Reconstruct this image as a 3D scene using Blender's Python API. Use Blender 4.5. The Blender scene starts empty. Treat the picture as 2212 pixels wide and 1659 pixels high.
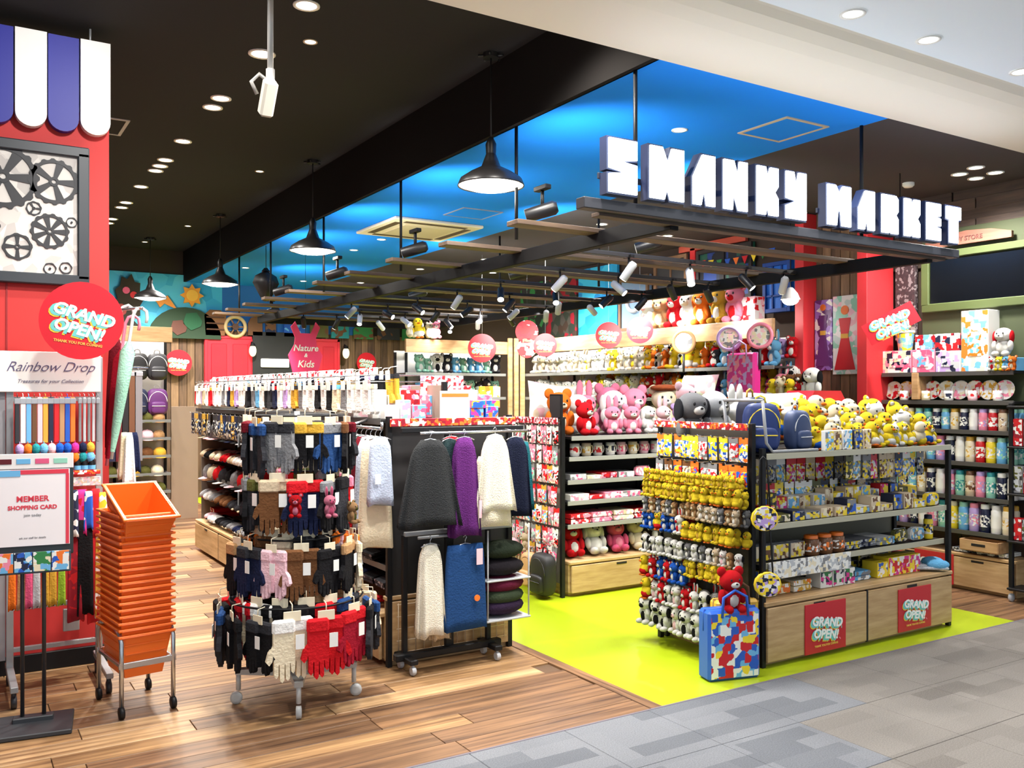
import bpy, math, random
from mathutils import Vector, Matrix, Euler
R = random.Random(11)
SC = bpy.context.scene
COL = SC.collection
PI = math.pi
rad = math.radians

# ------------------------------------------------------------------ camera
cam_d = bpy.data.cameras.new('camera')
cam = bpy.data.objects.new('camera', cam_d)
COL.objects.link(cam)
cam.location = (0, 0, 1.55)
cam.rotation_euler = (rad(90), 0, -rad(31.947))
cam_d.sensor_width = 36
cam_d.lens = 1950 / 2212 * 36
cam_d.shift_y = 20.5 / 2212
cam_d.clip_start = 0.05
cam_d.clip_end = 100
SC.camera = cam

# ------------------------------------------------------------------ world, exposure
SC.view_settings.view_transform = 'Standard'
SC.view_settings.look = 'None'
SC.view_settings.gamma = 1
SC.view_settings.use_curve_mapping = False
SC.view_settings.exposure = 0.12
W = bpy.data.worlds.new('world')
SC.world = W
W.use_nodes = True
W.node_tree.nodes['Background'].inputs[0].default_value = (0.80, 0.90, 1.0, 1)
W.node_tree.nodes['Background'].inputs[1].default_value = 0.8
SC.cycles.max_bounces = 6
SC.cycles.diffuse_bounces = 4
SC.cycles.glossy_bounces = 3
SC.cycles.sample_clamp_indirect = 6


def lamp(kind, loc, power, col=(1, 0.95, 0.88), size=0.1, rot=(0, 0, 0), spot=None, blend=0.5):
    d = bpy.data.lights.new('lamp_light', kind)
    d.energy = power
    d.color = col
    if kind == 'AREA':
        d.shape = 'DISK'
        d.size = size
    else:
        d.shadow_soft_size = size
    if kind == 'SPOT':
        d.spot_size = rad(spot or 90)
        d.spot_blend = blend
    o = bpy.data.objects.new('lamp_light', d)
    COL.objects.link(o)
    o.location = loc
    o.rotation_euler = rot
    return o


def aim(o, p):
    o.rotation_euler = (Vector(p) - o.location).to_track_quat('-Z', 'Y').to_euler()


# store downlights (their fittings are built further down at these very spots)
DL_BLACK = [(1.64, 4.73), (1.64, 5.55), (1.64, 6.54), (1.64, 6.78), (1.65, 7.82), (1.65, 8.53), (1.65, 8.78),
            (1.65, 8.99), (1.65, 9.76), (1.65, 10.66), (1.65, 10.97), (1.66, 11.75), (1.66, 12.06)]
for i, (x, y) in enumerate(DL_BLACK):
    if i in (0, 1, 3, 4, 7, 8, 10, 12):
        lamp('SPOT', (x, y, 3.6), 230, size=0.07, spot=140, blend=0.8)
for x, y in [(0.55, 3.9), (0.55, 7.5), (0.9, 10.0), (2.5, 3.75)]:
    lamp('SPOT', (x, y, 3.55), 170, size=0.07, spot=140, blend=0.8)
# the four lamps per group in the dark side ceiling, and ones over the far shelves
for x, y, p in [(6.5, 3.9, 190), (6.38, 4.36, 100), (6.2, 7.3, 260), (6.1, 8.9, 260), (5.5, 9.3, 200), (3.88, 4.24, 90), (5.4, 12.2, 260),
                (3.6, 12.6, 260), (2.6, 12.9, 200)]:
    lamp('SPOT', (x, y, 3.13), p, size=0.06, spot=150, blend=0.8)
# spots aimed at the goods: tracks under the black frame, last four at the bulkhead without fittings
for p0, p1, e in [((3.3, 4.4, 2.4), (3.2, 4.2, 0), 110), ((4.3, 4.35, 2.4), (4.5, 3.7, 0.8), 120), ((5.3, 4.35, 2.4), (5.3, 3.7, 0.8), 110),
                  ((4.0, 5.0, 2.4), (4.4, 5.6, 0.7), 120), ((5.0, 5.0, 2.4), (5.0, 5.6, 0.9), 110), ((3.3, 5.0, 2.4), (2.4, 4.8, 0.9), 120),
                  ((5.45, 6.6, 2.4), (6.3, 7.2, 1.7), 130), ((5.45, 8.2, 2.4), (6.2, 8.8, 1.8), 130), ((3.3, 7.6, 2.4), (2.3, 7.8, 1.0), 130),
                  ((3.3, 9.6, 2.4), (2.5, 9.6, 1.0), 130), ((4.9, 8.4, 2.4), (5.2, 9.9, 1.8), 120), ((3.25, 3.75, 2.4), (2.5, 4.5, 0.8), 110),
                  ((4.3, 3.3, 3.15), (4.6, 3.8, 0.9), 80), ((5.5, 3.3, 3.15), (6.6, 4.1, 1.1), 90), ((1.4, 3.3, 3.15), (1.0, 4.9, 0.9), 120),
                  ((2.6, 3.3, 3.15), (2.4, 4.7, 1.0), 100)]:
    aim(lamp('SPOT', p0, e, col=(1, 0.97, 0.93), size=0.05, spot=95, blend=0.9), p1)
# projector heads on the slats wash the blue ceiling
for x, y in [(2.9, 4.32), (2.88, 5.95), (2.88, 7.5), (2.88, 9.0), (4.3, 4.9), (4.3, 6.6), (4.3, 8.6), (3.6, 11.4)]:
    aim(lamp('SPOT', (x + .1, y, 2.66), 42, col=(.95, .97, 1), size=.04, spot=130, blend=1), (x + .75, y + .35, 3.2))
aim(lamp('SPOT', (.9, 3.9, 3.55), 130, col=(1, .97, .94), size=.07, spot=80, blend=1), (.35, 5.7, 2.9))  # added spot that brightens the awning and red wall, no fitting there
# mall downlights: the row in view and the rows that go on behind the camera
MALL_DL = [(2.3, 2.62), (2.88, 2.62), (3.43, 2.62), (3.99, 2.62), (4.8, 2.62), (5.7, 2.62)]
for x, y in [(1.2, 2.6), (3.6, 2.6), (5.6, 2.6), (0, 0.6), (2.2, 0.6), (4.4, 0.6), (6.6, 0.6), (0, -1.6), (3, -1.6), (6, -1.6)]:
    lamp('AREA', (x, y, 3.2), 9, col=(0.96, 0.97, 1.0), size=0.22)

# ------------------------------------------------------------------ colours and materials
CN = {'white': (240, 238, 232), 'cream': (236, 222, 190), 'black': (26, 25, 27), 'charcoal': (48, 48, 52), 'grey': (130, 130, 132),
      'silver': (190, 192, 195), 'red': (205, 28, 36), 'crimson': (150, 20, 40), 'maroon': (96, 16, 28), 'pink': (240, 140, 165),
      'rose': (225, 90, 130), 'pale pink': (246, 200, 208), 'yellow': (246, 214, 50), 'gold': (214, 166, 60), 'orange': (240, 120, 40),
      'brown': (110, 72, 44), 'tan': (184, 142, 98), 'beige': (214, 192, 160), 'green': (50, 130, 70), 'lime': (160, 205, 60),
      'teal': (40, 140, 145), 'mint': (150, 210, 185), 'blue': (35, 90, 190), 'sky blue': (110, 180, 225), 'navy': (28, 34, 62),
      'purple': (98, 44, 110), 'lilac': (190, 160, 215), 'olive': (92, 92, 46), 'magenta': (215, 50, 140), 'denim': (38, 70, 120)}


def lin(c):
    return tuple(((x / 255) / 12.92 if x / 255 <= 0.04045 else ((x / 255 + 0.055) / 1.055) ** 2.4) for x in c[:3]) + (1,)


MC = {}


def M(col, rough=0.6, metal=0.0, emit=0.0, bump=0.0, bscale=120, spec=0.5, tr=0.0):
    c = CN[col] if isinstance(col, str) else col
    k = ('m', c, rough, metal, emit, bump, bscale, spec, tr)
    if k in MC:
        return MC[k]
    m = bpy.data.materials.new('paint_%d_%d_%d' % tuple(c[:3]))
    m.use_nodes = True
    nt = m.node_tree
    b = nt.nodes['Principled BSDF']
    b.inputs['Base Color'].default_value = lin(c)
    b.inputs['Roughness'].default_value = rough
    b.inputs['Metallic'].default_value = metal
    b.inputs['Specular IOR Level'].default_value = spec
    if emit:
        b.inputs['Emission Color'].default_value = lin(c)
        b.inputs['Emission Strength'].default_value = emit
    if tr:
        b.inputs['Transmission Weight'].default_value = tr
        b.inputs['IOR'].default_value = 1.3
    if bump:
        n = nt.nodes.new('ShaderNodeTexNoise')
        tc = nt.nodes.new('ShaderNodeTexCoord')
        n.inputs['Scale'].default_value = bscale
        n.inputs['Detail'].default_value = 3
        nt.links.new(tc.outputs['Object'], n.inputs['Vector'])
        bp = nt.nodes.new('ShaderNodeBump')
        bp.inputs['Strength'].default_value = bump
        bp.inputs['Distance'].default_value = 0.01
        nt.links.new(n.outputs['Fac'], bp.inputs['Height'])
        nt.links.new(bp.outputs['Normal'], b.inputs['Normal'])
    MC[k] = m
    return m


def fab(col):
    return M(col, 0.95, bump=0.5, bscale=90, spec=0.15)


def fur(col):
    return M(col, 1.0, bump=0.9, bscale=160, spec=0.1)


def PK(cols, scale=26, rough=0.45, dist='CHEBYCHEV'):
    """printed packaging: blocks of several inks, offset per object"""
    cols = tuple(CN[c] if isinstance(c, str) else c for c in cols)
    k = ('pk', cols, scale, rough, dist)
    if k in MC:
        return MC[k]
    m = bpy.data.materials.new('printed_card')
    m.use_nodes = True
    nt = m.node_tree
    b = nt.nodes['Principled BSDF']
    b.inputs['Roughness'].default_value = rough
    tc = nt.nodes.new('ShaderNodeTexCoord')
    oi = nt.nodes.new('ShaderNodeObjectInfo')
    mp = nt.nodes.new('ShaderNodeVectorMath')
    mp.operation = 'ADD'
    mu = nt.nodes.new('ShaderNodeMath')
    mu.operation = 'MULTIPLY'
    mu.inputs[1].default_value = 37.0
    nt.links.new(oi.outputs['Random'], mu.inputs[0])
    cb = nt.nodes.new('ShaderNodeCombineXYZ')
    for i in range(3):
        nt.links.new(mu.outputs[0], cb.inputs[i])
    nt.links.new(tc.outputs['Object'], mp.inputs[0])
    nt.links.new(cb.outputs[0], mp.inputs[1])
    v = nt.nodes.new('ShaderNodeTexVoronoi')
    v.distance = dist
    v.inputs['Scale'].default_value = scale * 1.55
    nt.links.new(mp.outputs[0], v.inputs['Vector'])
    sp = nt.nodes.new('ShaderNodeSeparateColor')
    nt.links.new(v.outputs['Color'], sp.inputs[0])
    cr = nt.nodes.new('ShaderNodeValToRGB')
    cr.color_ramp.interpolation = 'CONSTANT'
    e = cr.color_ramp.elements
    while len(e) < len(cols):
        e.new(0.5)
    for i, c in enumerate(cols):
        e[i].position = i / len(cols)
        e[i].color = lin(c)
    nt.links.new(sp.outputs[0], cr.inputs[0])
    nt.links.new(cr.outputs[0], b.inputs['Base Color'])
    MC[k] = m
    return m


def WOOD(c1, c2, rough=0.45, stretch=(1.2, 14, 14), var=0.35, key=''):
    """grain along local x, each board its own tone"""
    k = ('w', c1, c2, rough, stretch, var)
    if k in MC:
        return MC[k]
    m = bpy.data.materials.new('wood_grain')
    m.use_nodes = True
    nt = m.node_tree
    b = nt.nodes['Principled BSDF']
    b.inputs['Roughness'].default_value = rough
    tc = nt.nodes.new('ShaderNodeTexCoord')
    oi = nt.nodes.new('ShaderNodeObjectInfo')
    mu = nt.nodes.new('ShaderNodeMath')
    mu.operation = 'MULTIPLY'
    mu.inputs[1].default_value = 53.0
    nt.links.new(oi.outputs['Random'], mu.inputs[0])
    cb = nt.nodes.new('ShaderNodeCombineXYZ')
    for i in range(3):
        nt.links.new(mu.outputs[0], cb.inputs[i])
    ad = nt.nodes.new('ShaderNodeVectorMath')
    ad.operation = 'ADD'
    nt.links.new(tc.outputs['Object'], ad.inputs[0])
    nt.links.new(cb.outputs[0], ad.inputs[1])
    mp = nt.nodes.new('ShaderNodeMapping')
    mp.inputs['Scale'].default_value = stretch
    nt.links.new(ad.outputs[0], mp.inputs[0])
    n = nt.nodes.new('ShaderNodeTexNoise')
    n.inputs['Scale'].default_value = 1.6
    n.inputs['Detail'].default_value = 5
    n.inputs['Roughness'].default_value = 0.6
    nt.links.new(mp.outputs[0], n.inputs['Vector'])
    cr = nt.nodes.new('ShaderNodeValToRGB')
    cr.color_ramp.elements[0].position = 0.3
    cr.color_ramp.elements[1].position = 0.7
    cr.color_ramp.elements[0].color = lin(c1)
    cr.color_ramp.elements[1].color = lin(c2)
    nt.links.new(n.outputs['Fac'], cr.inputs[0])
    hv = nt.nodes.new('ShaderNodeHueSaturation')
    mr = nt.nodes.new('ShaderNodeMapRange')
    mr.inputs['To Min'].default_value = 1 - var
    mr.inputs['To Max'].default_value = 1 + var
    nt.links.new(oi.outputs['Random'], mr.inputs[0])
    nt.links.new(mr.outputs[0], hv.inputs['Value'])
    nt.links.new(cr.outputs[0], hv.inputs['Color'])
    nt.links.new(hv.outputs[0], b.inputs['Base Color'])
    bp = nt.nodes.new('ShaderNodeBump')
    bp.inputs['Strength'].default_value = 0.15
    nt.links.new(n.outputs['Fac'], bp.inputs['Height'])
    nt.links.new(bp.outputs['Normal'], b.inputs['Normal'])
    MC[k] = m
    return m


BLACKM = M((20, 20, 22), 0.5, spec=.3)
CHROME = M((200, 202, 205), 0.22, 0.9)
GREYM = M((168, 170, 172), 0.4, 0.35)
OAK = WOOD((170, 134, 88), (206, 172, 126), 0.5, (2, 2, 18), 0.06)
OAKH = WOOD((160, 120, 78), (198, 160, 116), 0.5, (2, 14, 14), 0.1)
GLOW = M((255, 250, 240), 0.5, emit=14)

# ------------------------------------------------------------------ mesh builder


class MB:
    def __init__(s):
        s.v, s.f, s.m, s.sm = [], [], [], []

    def add(s, vs, fs, mi=0, sm=False, mat=None):
        o = len(s.v)
        if mat is not None:
            vs = [tuple(mat @ Vector(p)) for p in vs]
        s.v += [tuple(p) for p in vs]
        for f in fs:
            s.f.append([i + o for i in f])
            s.m.append(mi)
            s.sm.append(sm)
        return s

    def box(s, c, d, mi=0, mat=None):
        x, y, z = c
        a, b, h = d[0] / 2, d[1] / 2, d[2] / 2
        vs = [(x + i * a, y + j * b, z + k * h) for k in (-1, 1) for j in (-1, 1) for i in (-1, 1)]
        return s.add(vs, [(0, 2, 3, 1), (4, 5, 7, 6), (0, 1, 5, 4), (2, 6, 7, 3), (0, 4, 6, 2), (1, 3, 7, 5)], mi, mat=mat)

    def cbox(s, c, d, b=0.004, mi=0, mat=None, front=None):
        """box with chamfered edges; front = material slot of the -y face"""
        b = min(b, min(d) * 0.45)
        h = [q / 2 for q in d]
        vs, idx = [], {}
        for sx in (-1, 1):
            for sy in (-1, 1):
                for sz in (-1, 1):
                    sg = (sx, sy, sz)
                    for ax in range(3):
                        p = [c[i] + sg[i] * (h[i] if i == ax else h[i] - b) for i in range(3)]
                        idx[(sg, ax)] = len(vs)
                        vs.append(p)
        fs = []

        def ordr(l, n):
            ce = sum((Vector(vs[i]) for i in l), Vector()) / len(l)
            n = Vector(n)
            u = n.orthogonal().normalized()
            w = n.cross(u)
            return sorted(l, key=lambda i: math.atan2((Vector(vs[i]) - ce).dot(w), (Vector(vs[i]) - ce).dot(u)))
        fm = []
        for ax in range(3):
            for sg in (-1, 1):
                l = [idx[(q, a)] for (q, a) in idx if a == ax and q[ax] == sg]
                n = [0, 0, 0]
                n[ax] = sg
                fs.append(ordr(l, n))
                fm.append(front if (front is not None and ax == 1 and sg == -1) else mi)
        for a1, a2 in ((0, 1), (0, 2), (1, 2)):
            for s1 in (-1, 1):
                for s2 in (-1, 1):
                    l = [idx[(q, a)] for (q, a) in idx if a in (a1, a2) and q[a1] == s1 and q[a2] == s2]
                    n = [0, 0, 0]
                    n[a1], n[a2] = s1, s2
                    fs.append(ordr(l, n))
                    fm.append(mi)
        for sx in (-1, 1):
            for sy in (-1, 1):
                for sz in (-1, 1):
                    fs.append(ordr([idx[((sx, sy, sz), a)] for a in range(3)], (sx, sy, sz)))
                    fm.append(mi)
        o = len(s.f)
        s.add(vs, fs, mi, mat=mat)
        for i, q in enumerate(fm):
            s.m[o + i] = q
        return s

    def ell(s, c, r, mi=0, seg=12, ring=8, mat=None):
        if not hasattr(r, '__len__'):
            r = (r, r, r)
        vs = [(c[0], c[1], c[2] - r[2])]
        for i in range(1, ring):
            t = PI * i / ring
            for j in range(seg):
                p = 2 * PI * j / seg
                vs.append((c[0] + r[0] * math.sin(t) * math.cos(p), c[1] + r[1] * math.sin(t) * math.sin(p), c[2] - r[2] * math.cos(t)))
        vs.append((c[0], c[1], c[2] + r[2]))
        fs = [(0, 1 + (j + 1) % seg, 1 + j) for j in range(seg)]
        for i in range(ring - 2):
            for j in range(seg):
                a, b2 = 1 + i * seg + j, 1 + i * seg + (j + 1) % seg
                fs.append((a, b2, b2 + seg, a + seg))
        l = len(vs) - 1
        fs += [(l, l - seg + j, l - seg + (j + 1) % seg) for j in range(seg)]
        return s.add(vs, fs, mi, True, mat)

    def sup(s, c, r, e=.45, mi=0, seg=20, ring=12, mat=None):
        o = len(s.v)
        s.ell((0, 0, 0), (1, 1, 1), mi, seg, ring)
        for i in range(o, len(s.v)):
            p = s.v[i]
            h = math.hypot(p[0], p[1])
            q = [math.copysign(abs(p[2]) ** e, p[2])]
            k = max(0, h) ** e
            a = (p[0] / h, p[1] / h) if h > 1e-6 else (0, 0)
            x = math.copysign(abs(a[0]) ** e, a[0]) * k
            y = math.copysign(abs(a[1]) ** e, a[1]) * k
            w = Vector((c[0] + r[0] * x, c[1] + r[1] * y, c[2] + r[2] * q[0]))
            s.v[i] = tuple(mat @ w) if mat is not None else tuple(w)
        return s

    def lathe(s, prof, seg=16, mi=0, c=(0, 0, 0), cap=True, mat=None, sm=True):
        vs, fs = [], []
        for r, z in prof:
            for j in range(seg):
                p = 2 * PI * j / seg
                vs.append((c[0] + r * math.cos(p), c[1] + r * math.sin(p), c[2] + z))
        for i in range(len(prof) - 1):
            for j in range(seg):
                a, b = i * seg + j, i * seg + (j + 1) % seg
                fs.append((a, b, b + seg, a + seg))
        s.add(vs, fs, mi, sm, mat)
        if cap:
            s.add(vs[:seg], [tuple(range(seg))[::-1]], mi, False, mat)
            s.add(vs[-seg:], [tuple(range(seg))], mi, False, mat)
        return s

    def tube(s, pts, r, seg=8, mi=0, mat=None, closed=False):
        pts = [Vector(p) for p in pts]
        n = len(pts)
        vs, fs = [], []
        up = None
        for i, p in enumerate(pts):
            a = pts[(i - 1) % n] if (closed or i > 0) else p
            b = pts[(i + 1) % n] if (closed or i < n - 1) else p
            t = (b - a).normalized()
            if up is None:
                up = t.orthogonal().normalized()
            up = (up - t * up.dot(t))
            up = up.normalized() if up.length > 1e-6 else t.orthogonal().normalized()
            w = t.cross(up)
            rr = r[i] if hasattr(r, '__len__') else r
            for j in range(seg):
                q = 2 * PI * j / seg
                vs.append(p + up * (rr * math.cos(q)) + w * (rr * math.sin(q)))
        for i in range(n if closed else n - 1):
            for j in range(seg):
                a, b = i * seg + j, i * seg + (j + 1) % seg
                c2, d2 = ((i + 1) % n) * seg + (j + 1) % seg, ((i + 1) % n) * seg + j
                fs.append((a, b, c2, d2))
        if not closed:
            fs.append(tuple(range(seg))[::-1])
            fs.append(tuple(range((n - 1) * seg, n * seg)))
        return s.add(vs, fs, mi, True, mat)

    def prism(s, poly, y0, y1, mi=0, mat=None, front=None):
        """poly in x,z (counter-clockwise seen from -y), thickness along y"""
        n = len(poly)
        vs = [(p[0], y0, p[1]) for p in poly] + [(p[0], y1, p[1]) for p in poly]
        o = len(s.f)
        s.add(vs, [tuple(range(n)), tuple(range(n, 2 * n))[::-1]] + [((i + 1) % n, i, i + n, (i + 1) % n + n) for i in range(n)], mi, mat=mat)
        if front is not None:
            s.m[o] = front
        return s

    def mesh(s, name='shape'):
        me = bpy.data.meshes.new(name)
        me.from_pydata(s.v, [], s.f)
        me.polygons.foreach_set('material_index', s.m)
        me.polygons.foreach_set('use_smooth', s.sm)
        me.update()
        return me


MESHC = {}


def cached(key, fn):
    if key not in MESHC:
        MESHC[key] = fn()
    return MESHC[key]


def solo(name, me, mats, parent=None, loc=(0, 0, 0), rot=None):
    """one mesh object; materials sit on the object so that meshes can be shared"""
    if isinstance(me, MB):
        me = me.mesh(name)
    if not isinstance(mats, (list, tuple)):
        mats = [mats]
    while len(me.materials) < len(mats):
        me.materials.append(None)
    o = bpy.data.objects.new(name, me)
    COL.objects.link(o)
    for i, m in enumerate(mats):
        o.material_slots[i].link = 'OBJECT'
        o.material_slots[i].material = m
    o.parent = parent
    o.location = loc
    if rot:
        o.rotation_euler = rot
    return o


def tag(o, label, cat, group=None, kind=None):
    if label:
        o['label'] = label
    if cat:
        o['category'] = cat
    if group:
        o['group'] = group
    if kind:
        o['kind'] = kind
    return o


def struct(name, mb, mat, label=None, cat=None):
    o = solo(name, mb, mat)
    o['kind'] = 'structure'
    tag(o, label, cat)
    return o


def root(name, label, cat, loc, rz=0, group=None, rot=None, scale=1):
    o = bpy.data.objects.new(name, None)
    COL.objects.link(o)
    o.location = loc
    o.rotation_euler = rot or (0, 0, rz)
    o.empty_display_size = 0.05
    if scale != 1:
        o.scale = (scale,) * 3
    return tag(o, label, cat, group)


def place(kind, label, loc, rz=0, group=None, rot=None, scale=1):
    """kind = (name, category, [(part, mesh, mats, [children])...]); one part named None gives a single-mesh thing"""
    name, cat, parts = kind
    if len(parts) == 1 and parts[0][0] is None:
        o = solo(name, parts[0][1], parts[0][2], loc=loc, rot=rot or (0, 0, rz))
        if scale != 1:
            o.scale = (scale,) * 3
        return tag(o, label, cat, group)
    r = root(name, label, cat, loc, rz, group, rot, scale)
    for p in parts:
        q = solo(p[0], p[1], p[2], r)
        if len(p) > 3:
            for c in p[3]:
                solo(c[0], c[1], c[2], q)
    return r


class Fr:
    """frame of a fixture: x along its front (viewer's left to right), y into it, z up"""
    def __init__(s, o, rz=0):
        s.o, s.rz = Vector((o[0], o[1], 0)), rad(rz)

    def __call__(s, x, y, z):
        return (s.o.x + x * math.cos(s.rz) - y * math.sin(s.rz), s.o.y + x * math.sin(s.rz) + y * math.cos(s.rz), z)


ORD = ('first second third fourth fifth sixth seventh eighth ninth tenth eleventh twelfth thirteenth fourteenth fifteenth sixteenth '
       'seventeenth eighteenth nineteenth twentieth').split()
TENS = ['', '', 'twenty', 'thirty', 'forty', 'fifty', 'sixty', 'seventy']


def ordn(i):
    if i < 20:
        return ORD[i]
    t, u = divmod(i + 1, 10)
    return (TENS[t] + '-' + ORD[u - 1]) if u else TENS[t][:-1] + 'ieth'


# ------------------------------------------------------------------ text
TXT = {}


def text_mesh(s, size=0.1, ext=0.002, off=0.0, shear=0.0, spacing=1.0):
    """lettering standing in the x-z plane, facing -y, centred"""
    k = (s, size, ext, off, shear, spacing)
    if k in TXT:
        return TXT[k]
    c = bpy.data.curves.new('lettering', 'FONT')
    c.body = s
    c.size = size
    c.extrude = ext
    c.offset = off
    c.shear = shear
    c.space_character = spacing
    c.align_x = 'CENTER'
    c.align_y = 'CENTER'
    c.resolution_u = 3
    o = bpy.data.objects.new('lettering', c)
    COL.objects.link(o)
    dg = bpy.context.evaluated_depsgraph_get()
    me = bpy.data.meshes.new_from_object(o.evaluated_get(dg))
    me.transform(Matrix.Rotation(rad(90), 4, 'X'))
    me.materials.clear()
    bpy.data.objects.remove(o)
    TXT[k] = me
    return me


# ------------------------------------------------------------------ small goods
def plush_mesh(kind):
    def f():
        b = MB()
        if kind == 'chick':
            b.ell((0, 0, .36), (.30, .27, .36), 0)
            b.ell((0, -.03, .84), (.27, .25, .27), 0)
            b.ell((0, -.03, .26), (.31, .29, .22), 1)
            b.ell((0, -.29, .8), (.09, .08, .05), 3, 8, 6)
            for s in (-1, 1):
                b.ell((s * .3, -.02, .42), (.08, .15, .2), 0, 8, 6)
                b.ell((s * .1, -.25, .92), (.035, .03, .045), 2, 8, 6)
                b.ell((s * .13, -.16, .04), (.11, .16, .06), 3, 8, 6)
        else:
            b.ell((0, 0, .34), (.27, .23, .32), 0)
            b.ell((0, -.08, .33), (.19, .17, .24), 1)
            b.ell((0, -.03, .82), (.31, .27, .27), 0)
            b.ell((0, -.24, .75), (.13, .11, .1), 1, 8, 6)
            b.ell((0, -.345, .79), (.035, .025, .028), 2, 8, 6)
            for s in (-1, 1):
                b.ell((s * .12, -.27, .87), (.032, .025, .04), 2, 8, 6)
                b.ell((s * .3, -.08, .42), (.1, .12, .2), 0, 8, 6, Matrix.Rotation(s * -.25, 4, 'Y'))
                b.ell((s * .18, -.2, .1), (.12, .2, .11), 0, 8, 6)
                if kind == 'bear':
                    b.ell((s * .25, .02, 1.05), (.12, .07, .12), 0, 8, 6)
                    b.ell((s * .25, -.04, 1.05), (.07, .03, .07), 1, 8, 6)
                elif kind == 'rabbit':
                    b.ell((s * .15, .03, 1.25), (.09, .06, .27), 0, 8, 6)
                    b.ell((s * .15, -.02, 1.25), (.05, .03, .19), 1, 8, 6)
                elif kind == 'dog':
                    b.ell((s * .31, -.02, .78), (.08, .12, .22), 3, 8, 6)
                elif kind == 'cat':
                    b.lathe([(.11, 0), (.06, .1), (.0, .17)], 8, 0, (s * .2, 0, .98), False)
        return b.mesh('plush')
    return cached(('plush', kind), f)


def plush(kind, body, face, extra='orange'):
    n = {'chick': 'plush_chick', 'bear': 'plush_bear', 'rabbit': 'plush_rabbit', 'dog': 'plush_dog', 'cat': 'plush_cat'}[kind]
    return (n, 'soft toy', [(None, plush_mesh(kind), [fur(body), fur(face), M('black', .3), fur(extra)])])


def big_plush(kind, body, face, extra='black'):
    """large soft toy with separate parts"""
    def piece(w):
        def f():
            b = MB()
            if w == 'body':
                b.ell((0, 0, .34), (.29, .25, .33), 0, 18, 12)
                b.ell((0, -.08, .33), (.2, .19, .24), 1, 14, 10)
            elif w == 'head':
                b.ell((0, -.03, .84), (.33, .28, .28), 0, 18, 12)
            elif w == 'muzzle':
                b.ell((0, -.27, .76), (.13, .1, .09), 0)
            elif w == 'nose':
                b.ell((0, -.365, .8), (.036, .024, .026), 0)
            return b.mesh(w)
        return cached(('bp', w), f)

    def limb(w, s):
        def f():
            b = MB()
            if w == 'eye':
                b.ell((s * .12, -.285, .89), (.03, .02, .038), 0, 8, 6)
            elif w == 'arm':
                b.ell((s * .31, -.1, .42), (.1, .13, .21), 0, 12, 8)
            elif w == 'leg':
                b.ell((s * .19, -.24, .11), (.12, .22, .12), 0, 12, 8)
            elif w == 'ear' and kind == 'bear':
                b.ell((s * .26, .02, 1.08), (.14, .08, .14), 0, 12, 8)
            elif w == 'ear' and kind == 'rabbit':
                b.ell((s * .16, .03, 1.28), (.11, .07, .28), 0, 12, 8)
            elif w == 'ear':
                b.ell((s * .33, -.04, .76), (.08, .13, .24), 0, 12, 8)
            return b.mesh(w)
        return cached(('bl', w, s, kind), f)
    parts = [('body', piece('body'), [fur(body), fur(face)]), ('head', piece('head'), fur(body)), ('muzzle', piece('muzzle'), fur(face)),
             ('nose', piece('nose'), M('black', .3))]
    for s in (-1, 1):
        parts += [('eye', limb('eye', s), M('black', .25)), ('arm', limb('arm', s), fur(body)), ('leg', limb('leg', s), fur(body)),
                  ('ear', limb('ear', s), fur(extra if kind == 'dog' else body))]
    return ('plush_' + kind, 'soft toy', parts)


def carton(w, d, h, side, inks, sc=26):
    me = cached(('ct', w, d, h), lambda: MB().cbox((0, d / 2, h / 2), (w, d, h), .003, 0, front=1).box((0, d / 2, h + .0008), (w * .96, d * .3, .0016), 0).mesh('carton'))
    return ('product_box', 'box', [(None, me, [M(side, .4), PK(inks, sc)])])


def hangpack(w, h, card, inks, sc=40):
    """carded pack hanging from a hook: header card with slot, pillow-shaped pouch below; origin at its top"""
    def f():
        b = MB()
        hh = h * .25
        b.prism([(-w / 2, -hh), (w / 2, -hh), (w / 2, 0), (.012, 0), (.012, -.01), (-.012, -.01), (-.012, 0), (-w / 2, 0)], -.002, .002, 0)
        nx, nz = 5, 5
        vs, fs = [], []
        for side in (-1, 1):
            for j in range(nz + 1):
                for i in range(nx + 1):
                    u, v = i / nx, j / nz
                    t = .014 * math.sin(PI * u) ** .5 * math.sin(PI * v) ** .5 if 0 < i < nx and 0 < j < nz else .001
                    vs.append((-w / 2 + w * u, side * t, -h + (h - hh) * v))
        n = (nx + 1) * (nz + 1)
        for j in range(nz):
            for i in range(nx):
                a = j * (nx + 1) + i
                fs.append((a, a + 1, a + nx + 2, a + nx + 1))
                fs.append((a + n + nx + 1, a + n + nx + 2, a + n + 1, a + n))
        b.add(vs, fs, 1, True)
        return b.mesh('pack')
    return ('hanging_pack', 'packet', [(None, cached(('hp', w, h), f), [M(card, .4), PK(inks, sc, .25)])])


def mug(c, ink, tall=.1, r=.038):
    def f():
        b = MB()
        b.lathe([(r * .8, 0), (r, .008), (r, tall), (r - .004, tall), (r - .004, .01)], 16, 0)
        b.tube([(r * .95, 0, tall * .8), (r + .018, 0, tall * .78), (r + .026, 0, tall * .5), (r + .018, 0, tall * .25), (r * .95, 0, tall * .2)], .005, 6, 0)
        b.lathe([(r + .0006, tall * .25), (r + .0006, tall * .75)], 16, 1, cap=False)
        return b.mesh('mug')
    return ('mug', 'mug', [(None, cached(('mug', tall, r), f), [M(c, .2), PK(['white', ink, c], 30)])])


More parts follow.
